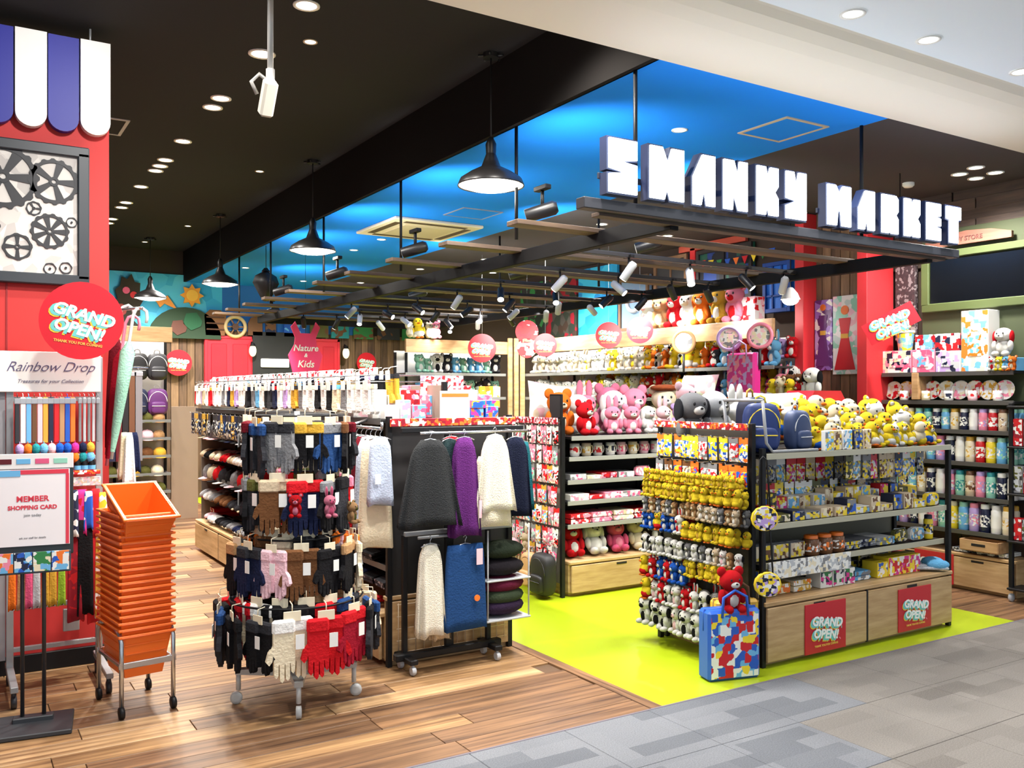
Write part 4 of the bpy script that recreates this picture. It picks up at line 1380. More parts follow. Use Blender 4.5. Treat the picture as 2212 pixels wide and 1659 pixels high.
PE = [('red', ['red', 'silver', 'pink', 'white']), ('pink', ['pink', 'grey', 'white', 'rose']), ('grey', ['silver', 'mint', 'rose', 'grey']), ('gold', ['gold', 'sky blue', 'white', 'rose']), ('white', ['white', 'black', 'red', 'pale pink'])]
for j, z in enumerate((1.3, 1.15, 1.0, .84, .68, .52, .38)):
    row(FGe, .01, .79, -.03, z, mk_packs(PE, .07, .14), 'the %s hooks down on the pink gondola end' % ordn(j), 'carded packs on the pink gondola end', hang=True)
place(('price_strip', 'sign', [(None, MB().cbox((0, 0, 0), (.78, .01, .05), .002), PK(['red', 'pink', 'crimson', 'white'], 40))]), 'red price strip along the pink gondola end panel', FGe(.39, -.04, 1.34), rz=FGe.rz)
place(('display_screen', 'screen', [('frame', MB().cbox((0, 0, .09), (.16, .02, .19), .004), BLACKM), ('glass', MB().box((0, -.011, .09), (.14, .002, .165)), M((52, 50, 54), .2)), ('foot', MB().cbox((0, .02, .0), (.1, .08, .012), .003), BLACKM)]),
      'small black display screen standing on the pink gondola end', FGe(.62, .06, 1.36), rz=FGe.rz)
for k, (x, z, c, t, s, lb) in enumerate([(.72, .02, 'black', 'charcoal', .95, 'black backpack on the floor at the corner of the pink gondola'), (.55, .05, 'tan', 'brown', .8, 'tan backpack beside the black one'), (.72, .42, 'black', 'pink', .0, '')]):
    if s:
        place(backpack(c, t), lb, FGe(x, -.13, z), rz=FGe.rz, scale=s, group='backpacks at the pink gondola')
for k, (x, z, kd, c, fc) in enumerate([(.1, .22, 'bear', 'orange', 'white'), (.3, .26, 'rabbit', 'pale pink', 'white'), (.14, .06, 'cat', 'black', 'white'), (.34, .08, 'rabbit', 'tan', 'cream'), (.02, .1, 'bear', 'rose', 'white'), (.46, .32, 'rabbit', 'beige', 'cream')]):
    place(plush(kd, c, fc), '%s plush %s hung low on the pink gondola end, beside the backpacks' % (c, kd), FGe(x, -.12, z), rz=FGe.rz + R.uniform(-.4, .4), scale=.13, group='plush toys low on the pink gondola end')

hooks('hook_panel', 1, .8, (1.3, 1.15, 1.0, .84, .68, .52, .38), .1, .05)
hooks('hook_panel', 1, .8, (.42, .33, .26), .16, .13)
# ---------------------------------------------------------------- sock gondola
FF = Fr((2.09, 9.3), -90)
WF = 4.55
fixture('sock_gondola', 'long oak based gondola of socks and hats along the wooden floor', 'shelf', FF, WF, .82, base=(.3, 5), shelves=[(.55, .06, .3), (.75, .06, .3), (.95, .06, .3), (1.15, .06, .3), (1.4, .0, .82)],
        posts=(0, .91, 1.82, 2.73, 3.64, 4.55), post_h=1.62, back=(.4, .3, 1.6, M((150, 138, 124), .6)), rail=M((80, 78, 76), .4))
gq = [o for o in COL.objects if o.name == 'sock_gondola'][0]
for xq in (.0,):
    solo('side_panel', MB().box((xq, .42, .93), (.012, .74, 1.26)), M((120, 110, 98), .6), gq)
HC = ['black', 'white', 'charcoal', 'grey', 'cream', 'navy', 'pale pink', 'beige', 'black', 'silver', 'red', 'brown']
HATS = [('%s cap' % c, cap_hat(c, HC[(i * 5 + 3) % 12]), .19) for i, c in enumerate(dict.fromkeys(HC))]
SLIP = [('%s slippers' % c, slipper_pair(c, HC[(i * 7 + 2) % 12]), .2) for i, c in enumerate(dict.fromkeys(HC))]
for z, kk, nm in ((1.153, HATS, 'the upper hat shelf'), (.953, SLIP, 'the second shelf'), (.753, HATS, 'the third shelf'), (.553, SLIP, 'the lowest shelf')):
    row(FF, .05, 3.6, .13, z, kk, nm + ' of the sock gondola', 'hats and slippers on the sock gondola', jit=.05, tilt=rad(18))
row(FF, .05, 3.5, .12, .33, SLIP[:7] + [('red folded blanket', folded(.2, .24, .09, 'red', ['red', 'white', 'crimson']), .2), ('pink folded blanket', folded(.2, .24, .09, 'pink', ['pink', 'white']), .2)], 'the cabinet top of the sock gondola', 'goods on the sock gondola cabinet')
SC_ = ['white', 'cream', 'black', 'pale pink', 'sky blue', 'grey', 'charcoal', 'navy', 'red', 'beige', 'lilac', 'gold', 'white', 'white']
SOCK = [('%s sock pair' % c, sock_pair(c, SC_[(i * 3 + 1) % 14]), .1) for i, c in enumerate(dict.fromkeys(SC_))]
row(FF, .1, 4.5, -.03, 1.6, SOCK + SOCK[:1] * 4, 'the top hook row of the sock gondola', 'sock pairs on the sock gondola', hang=True, step=.07, sc=(1.0, 1.15))
row(FF, .1, 4.5, .12, 1.66, SOCK + SOCK[:1] * 5, 'the rear hook row above the sock gondola', 'sock pairs on the sock gondola', hang=True, step=.07, sc=(1.0, 1.15))
row(FF, .1, 4.0, -.06, 1.36, mk_packs([('gold', ['gold', 'navy', 'charcoal', 'cream']), ('charcoal', ['charcoal', 'grey', 'black', 'white']), ('navy', ['navy', 'black', 'denim', 'cream'])], .09, .2, 'carded hat'), 'the hooks below the socks on the sock gondola', 'dark carded goods on the sock gondola', hang=True)
row(FF, .1, 4.3, .14, 1.62, [('white price card', carton(.12, .004, .09, 'white', ['white', 'silver', 'red', 'white', 'pale pink']), .14)], 'top of the sock gondola', 'white price cards on the sock gondola', step=.18)
grand_poster('red and white notice on the plinth of the sock gondola near the garment rack', FF(4.1, -.018, .15), FF.rz, .3, .18)
for yq, zs in ((.4, (1.62, 1.66)), (.0, (1.36,))):
    hooks('sock_gondola', 0, WF, zs, .15, .42 if yq else .07, yq)
# garments hung from an arm at its near end
ARM = place(('garment_rail', 'rail', [(None, MB().tube([(1.98, 5.1, 1.36), (1.98, 4.5, 1.36)], .009, 8).tube([(1.98, 4.5, 1.36), (1.98, 4.5, 1.395)], .009, 8).tube([(1.97, 4.95, 1.36), (2.1, 4.95, 1.4)], .009, 8), CHROME)]), 'chrome garment arm reaching out from the sock gondola end', (0, 0, 0))
for k, (c, w, h, lb) in enumerate([('cream', .16, .58, 'cream long knit'), ('charcoal', .2, .6, 'charcoal long knit'), ('green', .19, .5, 'dark green knit'), ('maroon', .2, .62, 'maroon long dress'), ('silver', .2, .5, 'pale blue grey knit'), ('cream', .2, .6, 'ivory fleece coat'), ('silver', .15, .36, 'pale blue blouse')]):
    cc = {'silver': (186, 196, 214), 'green': (26, 60, 46), 'charcoal': (74, 74, 78)}.get(c, c)
    place(('hanging_garment', 'clothing', [('cloth', sheet_shape(w * .75, w, h, .05, 4, .008, 8, .35), fab(cc)), ('hanger', hook_mesh(), CHROME), ('price_tag', cached(('tg2',), lambda: MB().box((-.02, -.035, -.22), (.03, .0015, .055)).mesh('price_tag')), M('white', .5))]),
          lb + ' hanging edge-on beside the black coat, %s from the aisle end' % ordn(k), (1.98, 4.92 - k * .066, 1.31), rz=rad(R.uniform(-24, -8)), group='garments on the side arm')
# slanted black trays with folded tights below
for j, z in enumerate((.72, .56, .42)):
    row(FF, 3.65, 4.5, .03, z, [('black folded tights', folded(.16, .2, .04, 'black', ['black', 'charcoal', 'black', 'grey']), .17), ('charcoal folded tights', folded(.16, .2, .04, 'charcoal', ['charcoal', 'black', 'silver']), .17), ('navy folded tights', folded(.14, .2, .05, 'navy', ['navy', 'white', 'black']), .15)],
        'the %s tray near the garment rack' % ['upper', 'middle', 'lower'][j], 'folded tights by the garment rack', tilt=rad(12))
row(FF, 3.6, 4.5, -.02, .33, [('grey striped slippers', slipper_pair('grey', 'white'), .2), ('pale pink slippers', slipper_pair('pale pink', 'red'), .2)], 'the cabinet edge by the garment rack', 'slippers by the garment rack')

# end cap
FE = Fr((2.1, 4.71), 0)
fixture('end_cap', 'oak end cabinet of the sock gondola behind the garment rack', 'cabinet', FE, .83, .03, base=(.4, 1), posts=(.015, .815), post_h=1.42, back=(.0, .4, 1.38, M((36, 34, 34), .6)))
b = MB()
for k in range(14):
    b.tube([(.06 + k * .054, 0, .07), (.06 + k * .054, 0, .36)], .003, 6)
for k in range(5):
    b.tube([(.05, 0, .08 + k * .068), (.78, 0, .08 + k * .068)], .003, 6)
place(('wire_grid', 'grid', [(None, b, M('beige', .5))]), 'beige wire grid in front of the oak end cabinet', FE(0, -.03, 0))
r = root('garment_rack', 'black garment rack on white casters at the end of the sock gondola', 'rack', (0, 4.58, 0))
solo('foot_bar', MB().cbox((2.43, 0, .085), (.68, .05, .04), .006), BLACKM, r)
for x in (2.16, 2.7):
    solo('cross_foot', MB().cbox((x, 0, .075), (.05, .22, .03), .005), BLACKM, r)
    for yy in (-.09, .07):
        solo('caster', MB().lathe([(.022, -.012), (.026, 0), (.022, .012)], 14, mat=Matrix.Translation((x, yy, .027)) @ Matrix.Rotation(rad(90), 4, 'Y')).tube([(x, yy, .04), (x, yy, .062)], .008, 6), M('silver', .4), r)
    solo('post', MB().cbox((x, .02, .42), (.028, .028, .68), .003), BLACKM, r)
solo('post', MB().cbox((2.44, .02, .72), (.05, .03, 1.24), .003), BLACKM, r)
solo('top_bar', MB().cbox((2.53, .0, 1.345), (.8, .025, .03), .003), BLACKM, r)
solo('lower_bar', MB().cbox((2.5, .0, .765), (.7, .025, .025), .003).tube([(2.2, -.07, .75), (2.56, -.07, .75)], .009, 8).tube([(2.44, 0, .76), (2.44, -.07, .75)], .009, 8), GREYM, r)
solo('top_arm', MB().tube([(2.2, -.1, 1.33), (2.9, -.1, 1.33)], .008, 8).tube([(2.3, 0, 1.34), (2.3, -.1, 1.33)], .006, 6).tube([(2.8, 0, 1.34), (2.8, -.1, 1.33)], .006, 6), CHROME, r)


def coat(c, w0, w1, h, tagx=None, extra=None):
    p = [('cloth', sheet_shape(w0, w1, h, .1, 7, .024, 10, .45), fur(c)), ('hanger', hook_mesh(.035), CHROME)]
    if tagx is not None:
        p.append(('price_tag', MB().box((tagx, -.07, -h * .15), (.035, .002, .08)), M('white', .5)))
    if extra:
        p.append(extra)
    return ('hanging_coat', 'clothing', p)


place(coat((50, 51, 52), .2, .4, .47), 'wide charcoal black poncho coat on the garment rack', (2.24, 4.44, 1.295), rz=.05, group='garments on the garment rack')
place(coat((36, 52, 54), .12, .2, .44), 'dark teal knit between the black and purple coats', (2.4, 4.52, 1.29), rz=.3, group='garments on the garment rack')
place(coat('purple', .13, .2, .55), 'purple fleece coat between the black and cream coats', (2.47, 4.47, 1.3), rz=-.1, group='garments on the garment rack')
o = place(coat((246, 238, 214), .14, .27, .43), 'cream layered fleece coat on the garment rack', (2.66, 4.45, 1.31), rz=.0, group='garments on the garment rack')
solo('lower_layer', sheet_shape(.2, .26, .4, .09, 6, .012, 8, .2), fur((240, 228, 198)), o, (-.015, .02, -.12))
solo('price_tag', tag_mesh(.018, .1), M('pale pink', .5), o, (-.125, -.05, -.36))
place(coat((26, 30, 48), .14, .2, .46), 'navy fleece coat at the pink toy end of the rack', (2.83, 4.5, 1.29), rz=-.1, group='garments on the garment rack')
place(coat((30, 88, 96), .1, .12, .4), 'teal knit behind the navy coat', (2.92, 4.56, 1.26), rz=.3, group='garments on the garment rack')
place(coat('red', .12, .12, .3), 'red knit peeping out behind the purple coat', (2.44, 4.57, 1.3), rz=0, group='garments on the garment rack')
place(coat((240, 232, 212), .13, .18, .5), 'cream fleece dress on the lower bar', (2.26, 4.48, .715), rz=.1, group='garments on the lower bar')
o = place(('hanging_jeans_bag', 'clothing', [('cloth', sheet_shape(.24, .28, .47, .06, 6, .008, 10, .05), fab((34, 68, 116))), ('hanger', hook_mesh(), CHROME), ('price_tag', MB().box((.07, -.042, -.07), (.04, .002, .09)), M('pale pink', .5)),
      ('badge', MB().lathe([(.018, -.003), (.018, .003)], 12, mat=Matrix.Translation((.05, -.048, -.3)) @ Matrix.Rotation(rad(90), 4, 'X')), M('orange', .5))]), 'blue denim coloured fleece with a pink tag on the lower bar', (2.47, 4.46, .70), rz=.02, group='garments on the lower bar')
place(coat('beige', .1, .13, .2), 'beige knit end showing below the cream fleece dress', (2.34, 4.53, .38), rz=0, group='garments on the lower bar')
for k, (c, z) in enumerate([((40, 48, 36), .6), ((34, 30, 34), .5), ((96, 28, 52), .4), ((56, 66, 48), .33), ((48, 34, 56), .27)]):
    place(('folded_sweater', 'clothing', [(None, cached(('fs',), lambda: MB().ell((0, 0, .05), (.15, .1, .055), 0, 20, 8).mesh('sweater')), fab(c))]), ['dark green', 'black', 'burgundy', 'moss green', 'plum'][k] + ' folded sweater in the stack beside the denim fleece', (2.77, 4.57, z - .02), group='folded sweaters by the rack')
place(('hanging_shelf', 'shelf', [(None, MB().cbox((2.77, 4.57, .235), (.3, .2, .012), .003).cbox((2.77, 4.57, .465), (.3, .2, .01), .003).tube([(2.63, 4.48, .23), (2.63, 4.48, .76)], .005, 6).tube([(2.91, 4.48, .23), (2.91, 4.48, .76)], .005, 6), M('silver', .4))]), 'two tier hanging shelf holding the folded sweaters', (0, 0, 0))
# boxes and notices on the end of the gondola top
MIX = [('white', ['white', 'silver', 'pale pink', 'white']), ('red', ['red', 'white', 'crimson', 'pink']), ('silver', ['silver', 'white', 'lilac', 'mint']), ('pink', ['pink', 'white', 'rose', 'sky blue'])]
row(FE, .02, .35, .06, 1.402, mk_cartons(MIX, [(.07, .07, .11), (.09, .07, .08)]), 'the top of the end cap, front', 'small boxes on the end cap')
row(FE, .0, .83, .2, 1.402, mk_cartons(MIX, [(.09, .08, .17), (.1, .08, .14)]), 'the top of the end cap, second line', 'small boxes on the end cap')
row(FE, .0, .83, .5, 1.402, mk_cartons(MIX, [(.1, .1, .2), (.12, .1, .18)]), 'the top of the end cap, third line', 'small boxes on the end cap')
row(FE, .58, .84, .05, 1.402, mk_cartons([('magenta', ['magenta', 'blue', 'yellow', 'teal']), ('blue', ['blue', 'orange', 'magenta', 'sky blue'])], [(.11, .08, .05), (.09, .08, .07)]), 'the pink toy end of the end cap top', 'small boxes on the end cap')
row(FE, .58, .84, .06, 1.46, mk_cartons([('rose', ['magenta', 'blue', 'yellow', 'teal'])], [(.1, .08, .05)]), 'the upper layer at the pink toy end', 'small boxes on the end cap')
place(('notice_card', 'sign', [('card', MB().cbox((0, 0, .08), (.2, .006, .17), .002), M('white', .4)), ('lettering', text_mesh('SOCKS', .045, .001, .001), M('orange', .5)), ('stripe', MB().box((0, -.004, .14), (.18, .002, .02)), M('orange', .5))]),
      'white notice card with an orange stripe on the end cap', FE(.45, .02, 1.4))
place(('notice_card', 'sign', [('card', MB().cbox((0, 0, .1), (.3, .006, .12), .002), PK(['white', 'pale pink', 'pink', 'red', 'white', 'white'], 34)), ('pole', MB().tube([(0, .01, 0), (0, .01, .14)], .004, 6), CHROME)]),
      'pink and white notice card raised behind the orange striped one', FE(.5, .28, 1.5))
place(('price_strip', 'sign', [(None, MB().cbox((0, 0, 0), (.83, .01, .045), .002), PK(['red', 'orange', 'crimson', 'cream'], 30))]), 'red and orange price strip above the garment rack', FE(.42, -.04, 1.385))

# ---------------------------------------------------------------- glove spinner
SX, SY = 1.5, 4.47
r = root('glove_spinner', 'revolving glove stand on a grey cross base with casters', 'display', (SX, SY, 0))
solo('pole', MB().tube([(0, 0, .12), (0, 0, 1.46)], .014, 10), GREYM, r)
solo('pole_socket', MB().lathe([(.024, .1), (.024, .36), (.02, .37)], 14), M('grey', .4, .3), r)
leg_m = cached(('spleg',), lambda: MB().add([(0, -.05, .13), (0, .05, .13), (.3, .02, .15), (.3, -.02, .15), (0, -.05, .17), (0, .05, .17), (.3, .02, .175), (.3, -.02, .175)],
    [(0, 1, 2, 3), (7, 6, 5, 4), (0, 3, 7, 4), (1, 5, 6, 2), (2, 6, 7, 3), (0, 4, 5, 1)]).mesh('leg'))
cas_m = cached(('spcas',), lambda: MB().tube([(.285, 0, .15), (.285, 0, .07)], .012, 8).lathe([(.016, -.014), (.03, -.012), (.03, .012), (.016, .014)], 14, mat=Matrix.Translation((.295, 0, .031)) @ Matrix.Rotation(rad(90), 4, 'X')).mesh('caster'))
for a in (-107, -22, 73, 163):
    l = solo('leg', leg_m, M((176, 178, 176), .4, .3), r, rot=(0, 0, rad(a)))
    solo('caster', cas_m, M((200, 200, 196), .4), l)
TIER = [(.53, .33), (.84, .24), (1.17, .2), (1.44, .2)]
for z, rr in TIER:
    h = solo('hoop', MB().tube([(rr * math.cos(a), rr * math.sin(a), z) for a in [2 * PI * i / 28 for i in range(28)]], .005, 6, closed=True)
             .tube([(rr, 0, z), (-rr, 0, z)], .004, 6).tube([(0, rr, z), (0, -rr, z)], .004, 6), BLACKM, r)
GB = [('black', 'black'), ('black', 'charcoal'), ('cream', 'white'), ('red', 'red'), ('crimson', 'red'), ('charcoal', 'black'), ('charcoal', 'denim'), ('cream', 'beige')]
G3 = [('navy', 'charcoal'), ('pale pink', 'pale pink'), ('brown', 'brown'), ('black', 'black'), ('black', 'tan'), ('cream', 'cream'), ('grey', 'orange'), ('charcoal', 'black')]
G2 = [('charcoal', 'olive'), ('brown', 'beige'), ('navy', 'red'), ('black', 'grey'), ('charcoal', 'black'), ('red', 'pink'), ('navy', 'navy'), ('tan', 'olive')]
G1 = [('charcoal', 'denim'), ('grey', 'charcoal'), ('black', 'gold'), ('denim', 'grey'), ('black', 'brown'), ('charcoal', 'maroon')]
for t, (gs, n, s, nm) in enumerate(((GB, 15, 1.32, 'bottom'), (G3, 13, 1.22, 'second'), (G2, 12, 1.3, 'third'), (G1, 12, 1.2, 'top'))):
    z, rr = TIER[t]
    for k in range(n):
        a = rad(-160) + 2 * PI * k / n          # starts at the aisle side and goes round by the front
        c, cf = gs[k % len(gs)]
        if t == 0 and k in (3, 4):
            c = ('red', 'crimson')[k - 3]
        lb = '%s gloves with %s cuffs, %s round the %s tier of the revolving stand' % (c, cf, ordn(k), nm)
        place(glove_pair(c, cf), lb, (SX + (rr + .05) * math.cos(a), SY + (rr + .05) * math.sin(a), z - .055 * s - R.uniform(0, .02)), rz=a + PI / 2 + R.uniform(-.45, .45), scale=s * R.uniform(.88, 1.06), group='gloves on the %s tier' % nm)
        if t in (0, 1, 2):
            a2 = a + PI / n
            c2, cf2 = gs[(k * 3 + 2) % len(gs)]
            place(glove_pair(c2, cf2), '%s gloves with %s cuffs, %s of the inner layer on the %s tier' % (c2, cf2, ordn(k), nm), (SX + (rr - .04) * math.cos(a2), SY + (rr - .04) * math.sin(a2), z - .05 * s + .03),
                  rz=a2 + PI / 2 + R.uniform(-.25, .25), scale=s, group='gloves on the inner layer')
for k, (dx, dz, c, kd, fc) in enumerate([(.04, .96, 'red', 'bear', 'pink'), (.14, .95, 'pink', 'rabbit', 'rose'), (.22, .9, 'tan', 'bear', 'olive')]):
    a = rad(-110 + k * 32)
    place(plush(kd, c, fc), '%s plush charm hung between the gloves of the revolving stand' % c, (SX + .3 * math.cos(a), SY + .3 * math.sin(a), dz), rz=a + PI / 2, scale=.1, group='plush charms on the glove stand')

# ---------------------------------------------------------------- orange baskets
BX, BY, BR = .79, 4.83, rad(8)
ORM = M((252, 116, 34), .35)
ob = root('basket_trolley', 'chrome four legged trolley carrying the stack of orange baskets', 'trolley', (BX, BY, 0), BR)
for sx in (-.122, .122):
    for sy in (-.19, .18):
        l = solo('leg', MB().tube([(sx, sy, .06), (sx, sy, .36), (sx, sy + (.03 if sy < 0 else -.03), .4), (sx, sy + (.09 if sy < 0 else -.09), .41)], .011, 8), CHROME, ob)
        solo('caster', MB().lathe([(.012, -.012), (.028, -.01), (.028, .01), (.012, .012)], 14, mat=Matrix.Translation((sx, sy, .029)) @ Matrix.Rotation(rad(90), 4, 'Y')).tube([(sx, sy, .06), (sx, sy, .035)], .01, 6), BLACKM, l)
for sy in (-.19, .18):
    solo('cross_bar', MB().cbox((0, sy, .25), (.27, .016, .03), .003), CHROME, ob)
for sx in (-.122, .122):
    solo('side_bar', MB().cbox((sx, 0, .25), (.014, .37, .02), .003), CHROME, ob)


def basket():
    w, d, h, t = .24, .36, .215, .004
    b = MB()
    k0 = .74
    o1 = [(-w / 2 * k0, -d / 2 * k0), (w / 2 * k0, -d / 2 * k0), (w / 2 * k0, d / 2 * k0), (-w / 2 * k0, d / 2 * k0)]
    o2 = [(-w / 2, -d / 2), (w / 2, -d / 2), (w / 2, d / 2), (-w / 2, d / 2)]
    def ring(pts, z, g):
        return [(x - math.copysign(g, x), y - math.copysign(g, y), z) for x, y in pts]
    vs = ring(o1, 0, 0) + ring(o2, h, 0) + ring(o2, h, t) + ring(o1, .005, t)
    fs = [(3, 2, 1, 0)]
    for a in range(3):
        for i in range(4):
            j = (i + 1) % 4
            fs.append((a * 4 + i, a * 4 + j, a * 4 + 4 + j, a * 4 + 4 + i))
    fs.append((12, 13, 14, 15))
    b.add(vs, fs)
    return b.mesh('basket')


def basket_rim():
    w, d, h = .24, .36, .215
    b = MB()
    for c, s in (((0, -d / 2 - .006, h - .005), (w + .03, .014, .013)), ((0, d / 2 + .006, h - .005), (w + .03, .014, .013)), ((-w / 2 - .006, 0, h - .005), (.014, d, .013)), ((w / 2 + .006, 0, h - .005), (.014, d, .013))):
        b.cbox(c, s, .003)
    return b.mesh('rim')


def basket_ribs():
    w, d, h = .24, .36, .215
    b = MB()
    for z in (.07, .12, .165):
        k = .74 + .26 * z / h
        for c, s in (((0, -d / 2 * k - .001, z), (w * k * .9, .004, .006)), ((0, d / 2 * k + .001, z), (w * k * .9, .004, .006)), ((-w / 2 * k - .001, 0, z), (.004, d * k * .9, .006)), ((w / 2 * k + .001, 0, z), (.004, d * k * .9, .006))):
            b.box(c, s)
    return b.mesh('ribs')


def basket_handle():
    return MB().tube([(-.124, -.02, .2), (-.128, -.18, .206), (-.118, -.19, .207), (.118, -.19, .207), (.128, -.18, .206), (.124, -.02, .2)], .0045, 6).mesh('handle')


bm, rm, rb, hm = cached(('bk',), basket), cached(('bkr',), basket_rim), cached(('bkb',), basket_ribs), cached(('bkh',), basket_handle)
NB = 20
for k in range(NB):
    z = .175 + k * .032
    last = k == NB - 1
    p = Vector((BX, BY, z))
    kind = ('shopping_basket', 'basket', [('tub', bm, ORM), ('rim', rm, ORM), ('ribs', rb, ORM), ('handle', hm, M((240, 110, 50), .4))])
    if last:
        place(kind, 'topmost orange shopping basket, tilted so its empty inside shows', (BX, BY - .01, z + .045), rot=(rad(22), 0, BR), group='stack of orange baskets')
    else:
        place(kind, 'orange shopping basket, %s from the bottom of the stack' % ordn(k), p, rz=BR + R.uniform(-.012, .012), group='stack of orange baskets')

# ---------------------------------------------------------------- poster stand
r = root('poster_stand', 'black poster stand holding a white framed notice before the silver rack', 'sign', (.33, 4.74, 0), rad(-8))
solo('base_plate', MB().cbox((-.04, -.02, .012), (.42, .3, .022), .004).cbox((.0, .03, .03), (.17, .06, .03), .004), M((52, 54, 58), .5), r)
for x in (-.045, .045):
    solo('pole', MB().tube([(x, .03, .03), (x, .03, 1.2)], .009, 8), M((40, 40, 44), .4), r)
solo('frame', MB().cbox((0, .01, 1.0), (.34, .018, .41), .004), M((44, 50, 52), .4), r)
solo('header_card', MB().cbox((0, .004, 1.235), (.34, .008, .07), .002), M((238, 232, 228), .4), r)
for k, c in enumerate(['maroon', 'sky blue', 'rose', 'mint']):
    solo('header_logo', MB().cbox((-.115 + k * .077, -.001, 1.235), (.058, .003, .024), .001), M(c, .5), r)
pp = solo('poster', MB().box((0, -.001, 1.02), (.31, .004, .355)), M((246, 238, 238), .35), r)
solo('poster_border', MB().box((-.145, -.004, 1.01), (.014, .002, .33)).box((.145, -.004, 1.01), (.014, .002, .33)).box((.03, -.004, 1.185), (.24, .002, .02)), M((226, 60, 80), .4), pp)
solo('poster_border', MB().box((-.1, -.0045, 1.18), (.1, .002, .028)), M('sky blue', .4), pp)
solo('lettering', text_mesh('MEMBER', .036, .0005, .001), M((222, 60, 76), .4), pp, (0, -.004, 1.06))
solo('lettering', text_mesh('SHOPPING CARD', .026, .0005, .001), M((222, 60, 76), .4), pp, (0, -.004, 1.02))
solo('lettering', text_mesh('join today', .018, .0005), M('grey', .4), pp, (0, -.004, .985))
solo('lettering', text_mesh('ask our staff for details', .012, .0005), M('grey', .4), pp, (0, -.004, .88))
br = solo('brochure_tray', MB().cbox((0, -.004, .765), (.32, .02, .1), .003), M((60, 70, 80), .4), r)
for k in range(4):
    solo('brochure', MB().cbox((-.115 + k * .077, -.018, .77), (.072, .008, .09), .001), PK([['orange', 'pink', 'sky blue', 'white'], ['blue', 'sky blue', 'white', 'navy'], ['green', 'cream', 'sky blue', 'white'], ['sky blue', 'orange', 'white', 'blue']][k], 26), br)

# ---------------------------------------------------------------- silver rack before the red wall
r = root('silver_rack', 'silver wheeled display rack with a white header before the red wall', 'rack', (0, 5.3, 0))
for x in (-.06, .27, .7):
    solo('post', MB().cbox((x, .12, .92), (.035, .025, 1.66), .003), GREYM, r)
for x in (.27, .7):
    solo('foot', MB().cbox((x, -.03, .1), (.035, .5, .03), .003), GREYM, r)
    for yy in (-.24, .18):
        solo('caster', MB().lathe([(.015, -.014), (.032, -.012), (.032, .012), (.015, .014)], 14, mat=Matrix.Translation((x, yy, .033)) @ Matrix.Rotation(rad(90), 4, 'Y')).tube([(x, yy, .04), (x, yy, .09)], .012, 8), M('charcoal', .4), r)
for z in (.42, .2, .69, 1.0, 1.2, 1.52):
    solo('cross_bar', MB().cbox((.485, .12, z), (.43, .02, .025), .002), GREYM, r)
solo('wire_panel', MB().cbox((.1, .12, .9), (.3, .006, 1.5), .001), M((150, 148, 152), .5), r)
solo('rail_box', MB().cbox((.56, .1, .33), (.08, .02, .12), .003), GREYM, r)
hd = solo('header_board', MB().cbox((.455, .09, 1.665), (.5, .012, .215), .003), M((240, 236, 230), .35), r)
solo('header_board', MB().cbox((.0, .09, 1.665), (.38, .012, .21), .003), M((240, 236, 230), .35), r)
solo('lettering', text_mesh('Rainbow Drop', .074, .0006, -.0008, .45, .95), M((90, 84, 120), .5), hd, (.46, .082, 1.69))
solo('lettering', text_mesh('Treasures for your Collection', .026, .0006, 0, .35), M((110, 104, 130), .5), hd, (.46, .082, 1.615))
SU = ['charcoal', 'white', 'sky blue', 'brown', 'pale pink', 'gold', 'navy', 'red', 'tan', 'blue', 'orange']


def strap(c, h, w=.024):
    k = cached(('strap', h, w), lambda: MB().cbox((0, 0, -h / 2), (w, .01, h), .003).tube([(0, 0, 0), (0, .0, .015), (0, .05, .02)], .002, 6).mesh('strap'))
    return ('hanging_strap', 'accessory', [('band', k, M(c, .5)), ('clasp', cached(('clasp', w), lambda: MB().cbox((0, -.001, -.02), (w + .006, .014, .03), .003).mesh('clasp')), M('silver', .3, .5))])


for k in range(11):
    place(strap(SU[k], .24), '%s hanging strap, %s along the top hooks of the silver rack' % (SU[k], ordn(k)), (.30 + k * .026, 5.33, 1.53), group='coloured straps on the silver rack')
for k in range(5):
    place(strap('silver' if k % 2 else 'grey', .24, .014), 'thin grey hanging strap, %s on the basket end of the top hooks' % ordn(k), (.595 + k * .022, 5.33, 1.53), group='thin grey straps on the silver rack')
ball = cached(('ball',), lambda: MB().ell((0, 0, -.03), (.022, .022, .03), 0, 10, 8).tube([(0, 0, 0), (0, .03, .01)], .002, 6).mesh('pompom'))
PB = ['lilac', 'pale pink', 'navy', 'orange', 'blue', 'gold', 'teal', 'blue', 'red', 'sky blue', 'magenta']
for j in range(2):
    for k in range(10):
        c = PB[(k * 3 + j * 4) % 11]
        place(('pompom_tie', 'accessory', [(None, ball, fab(c))]), '%s pompom tie, %s along the %s pompom row of the silver rack' % (c, ordn(k), ['upper', 'lower'][j]), (.31 + k * .037, 5.30, 1.29 - j * .05), group='pompom ties on the silver rack')
for k in range(3):
    place(('nail_bottle', 'bottle', [('body', cached(('nb',), lambda: MB().lathe([(.016, 0), (.018, .03), (.014, .06)], 10).mesh('body')), M('black', .2)), ('label_band', cached(('nb2',), lambda: MB().lathe([(.0185, .0), (.0185, .022)], 10, cap=False).mesh('label_band')), M('sky blue', .4)),
           ('cap', cached(('nb3',), lambda: MB().lathe([(.01, .06), (.01, .085)], 10).mesh('cap')), M('pale pink', .4))]), 'small black bottle with pale blue band, %s on the red shelf strip' % ordn(k), (.58 + k * .035, 5.3, 1.145), group='small black bottles')
place(('price_strip', 'sign', [(None, MB().cbox((.62, 5.29, 1.13), (.14, .012, .022), .002), PK(['red', 'orange', 'red', 'white'], 40))]), 'red price strip under the small black bottles', (0, 0, 0))
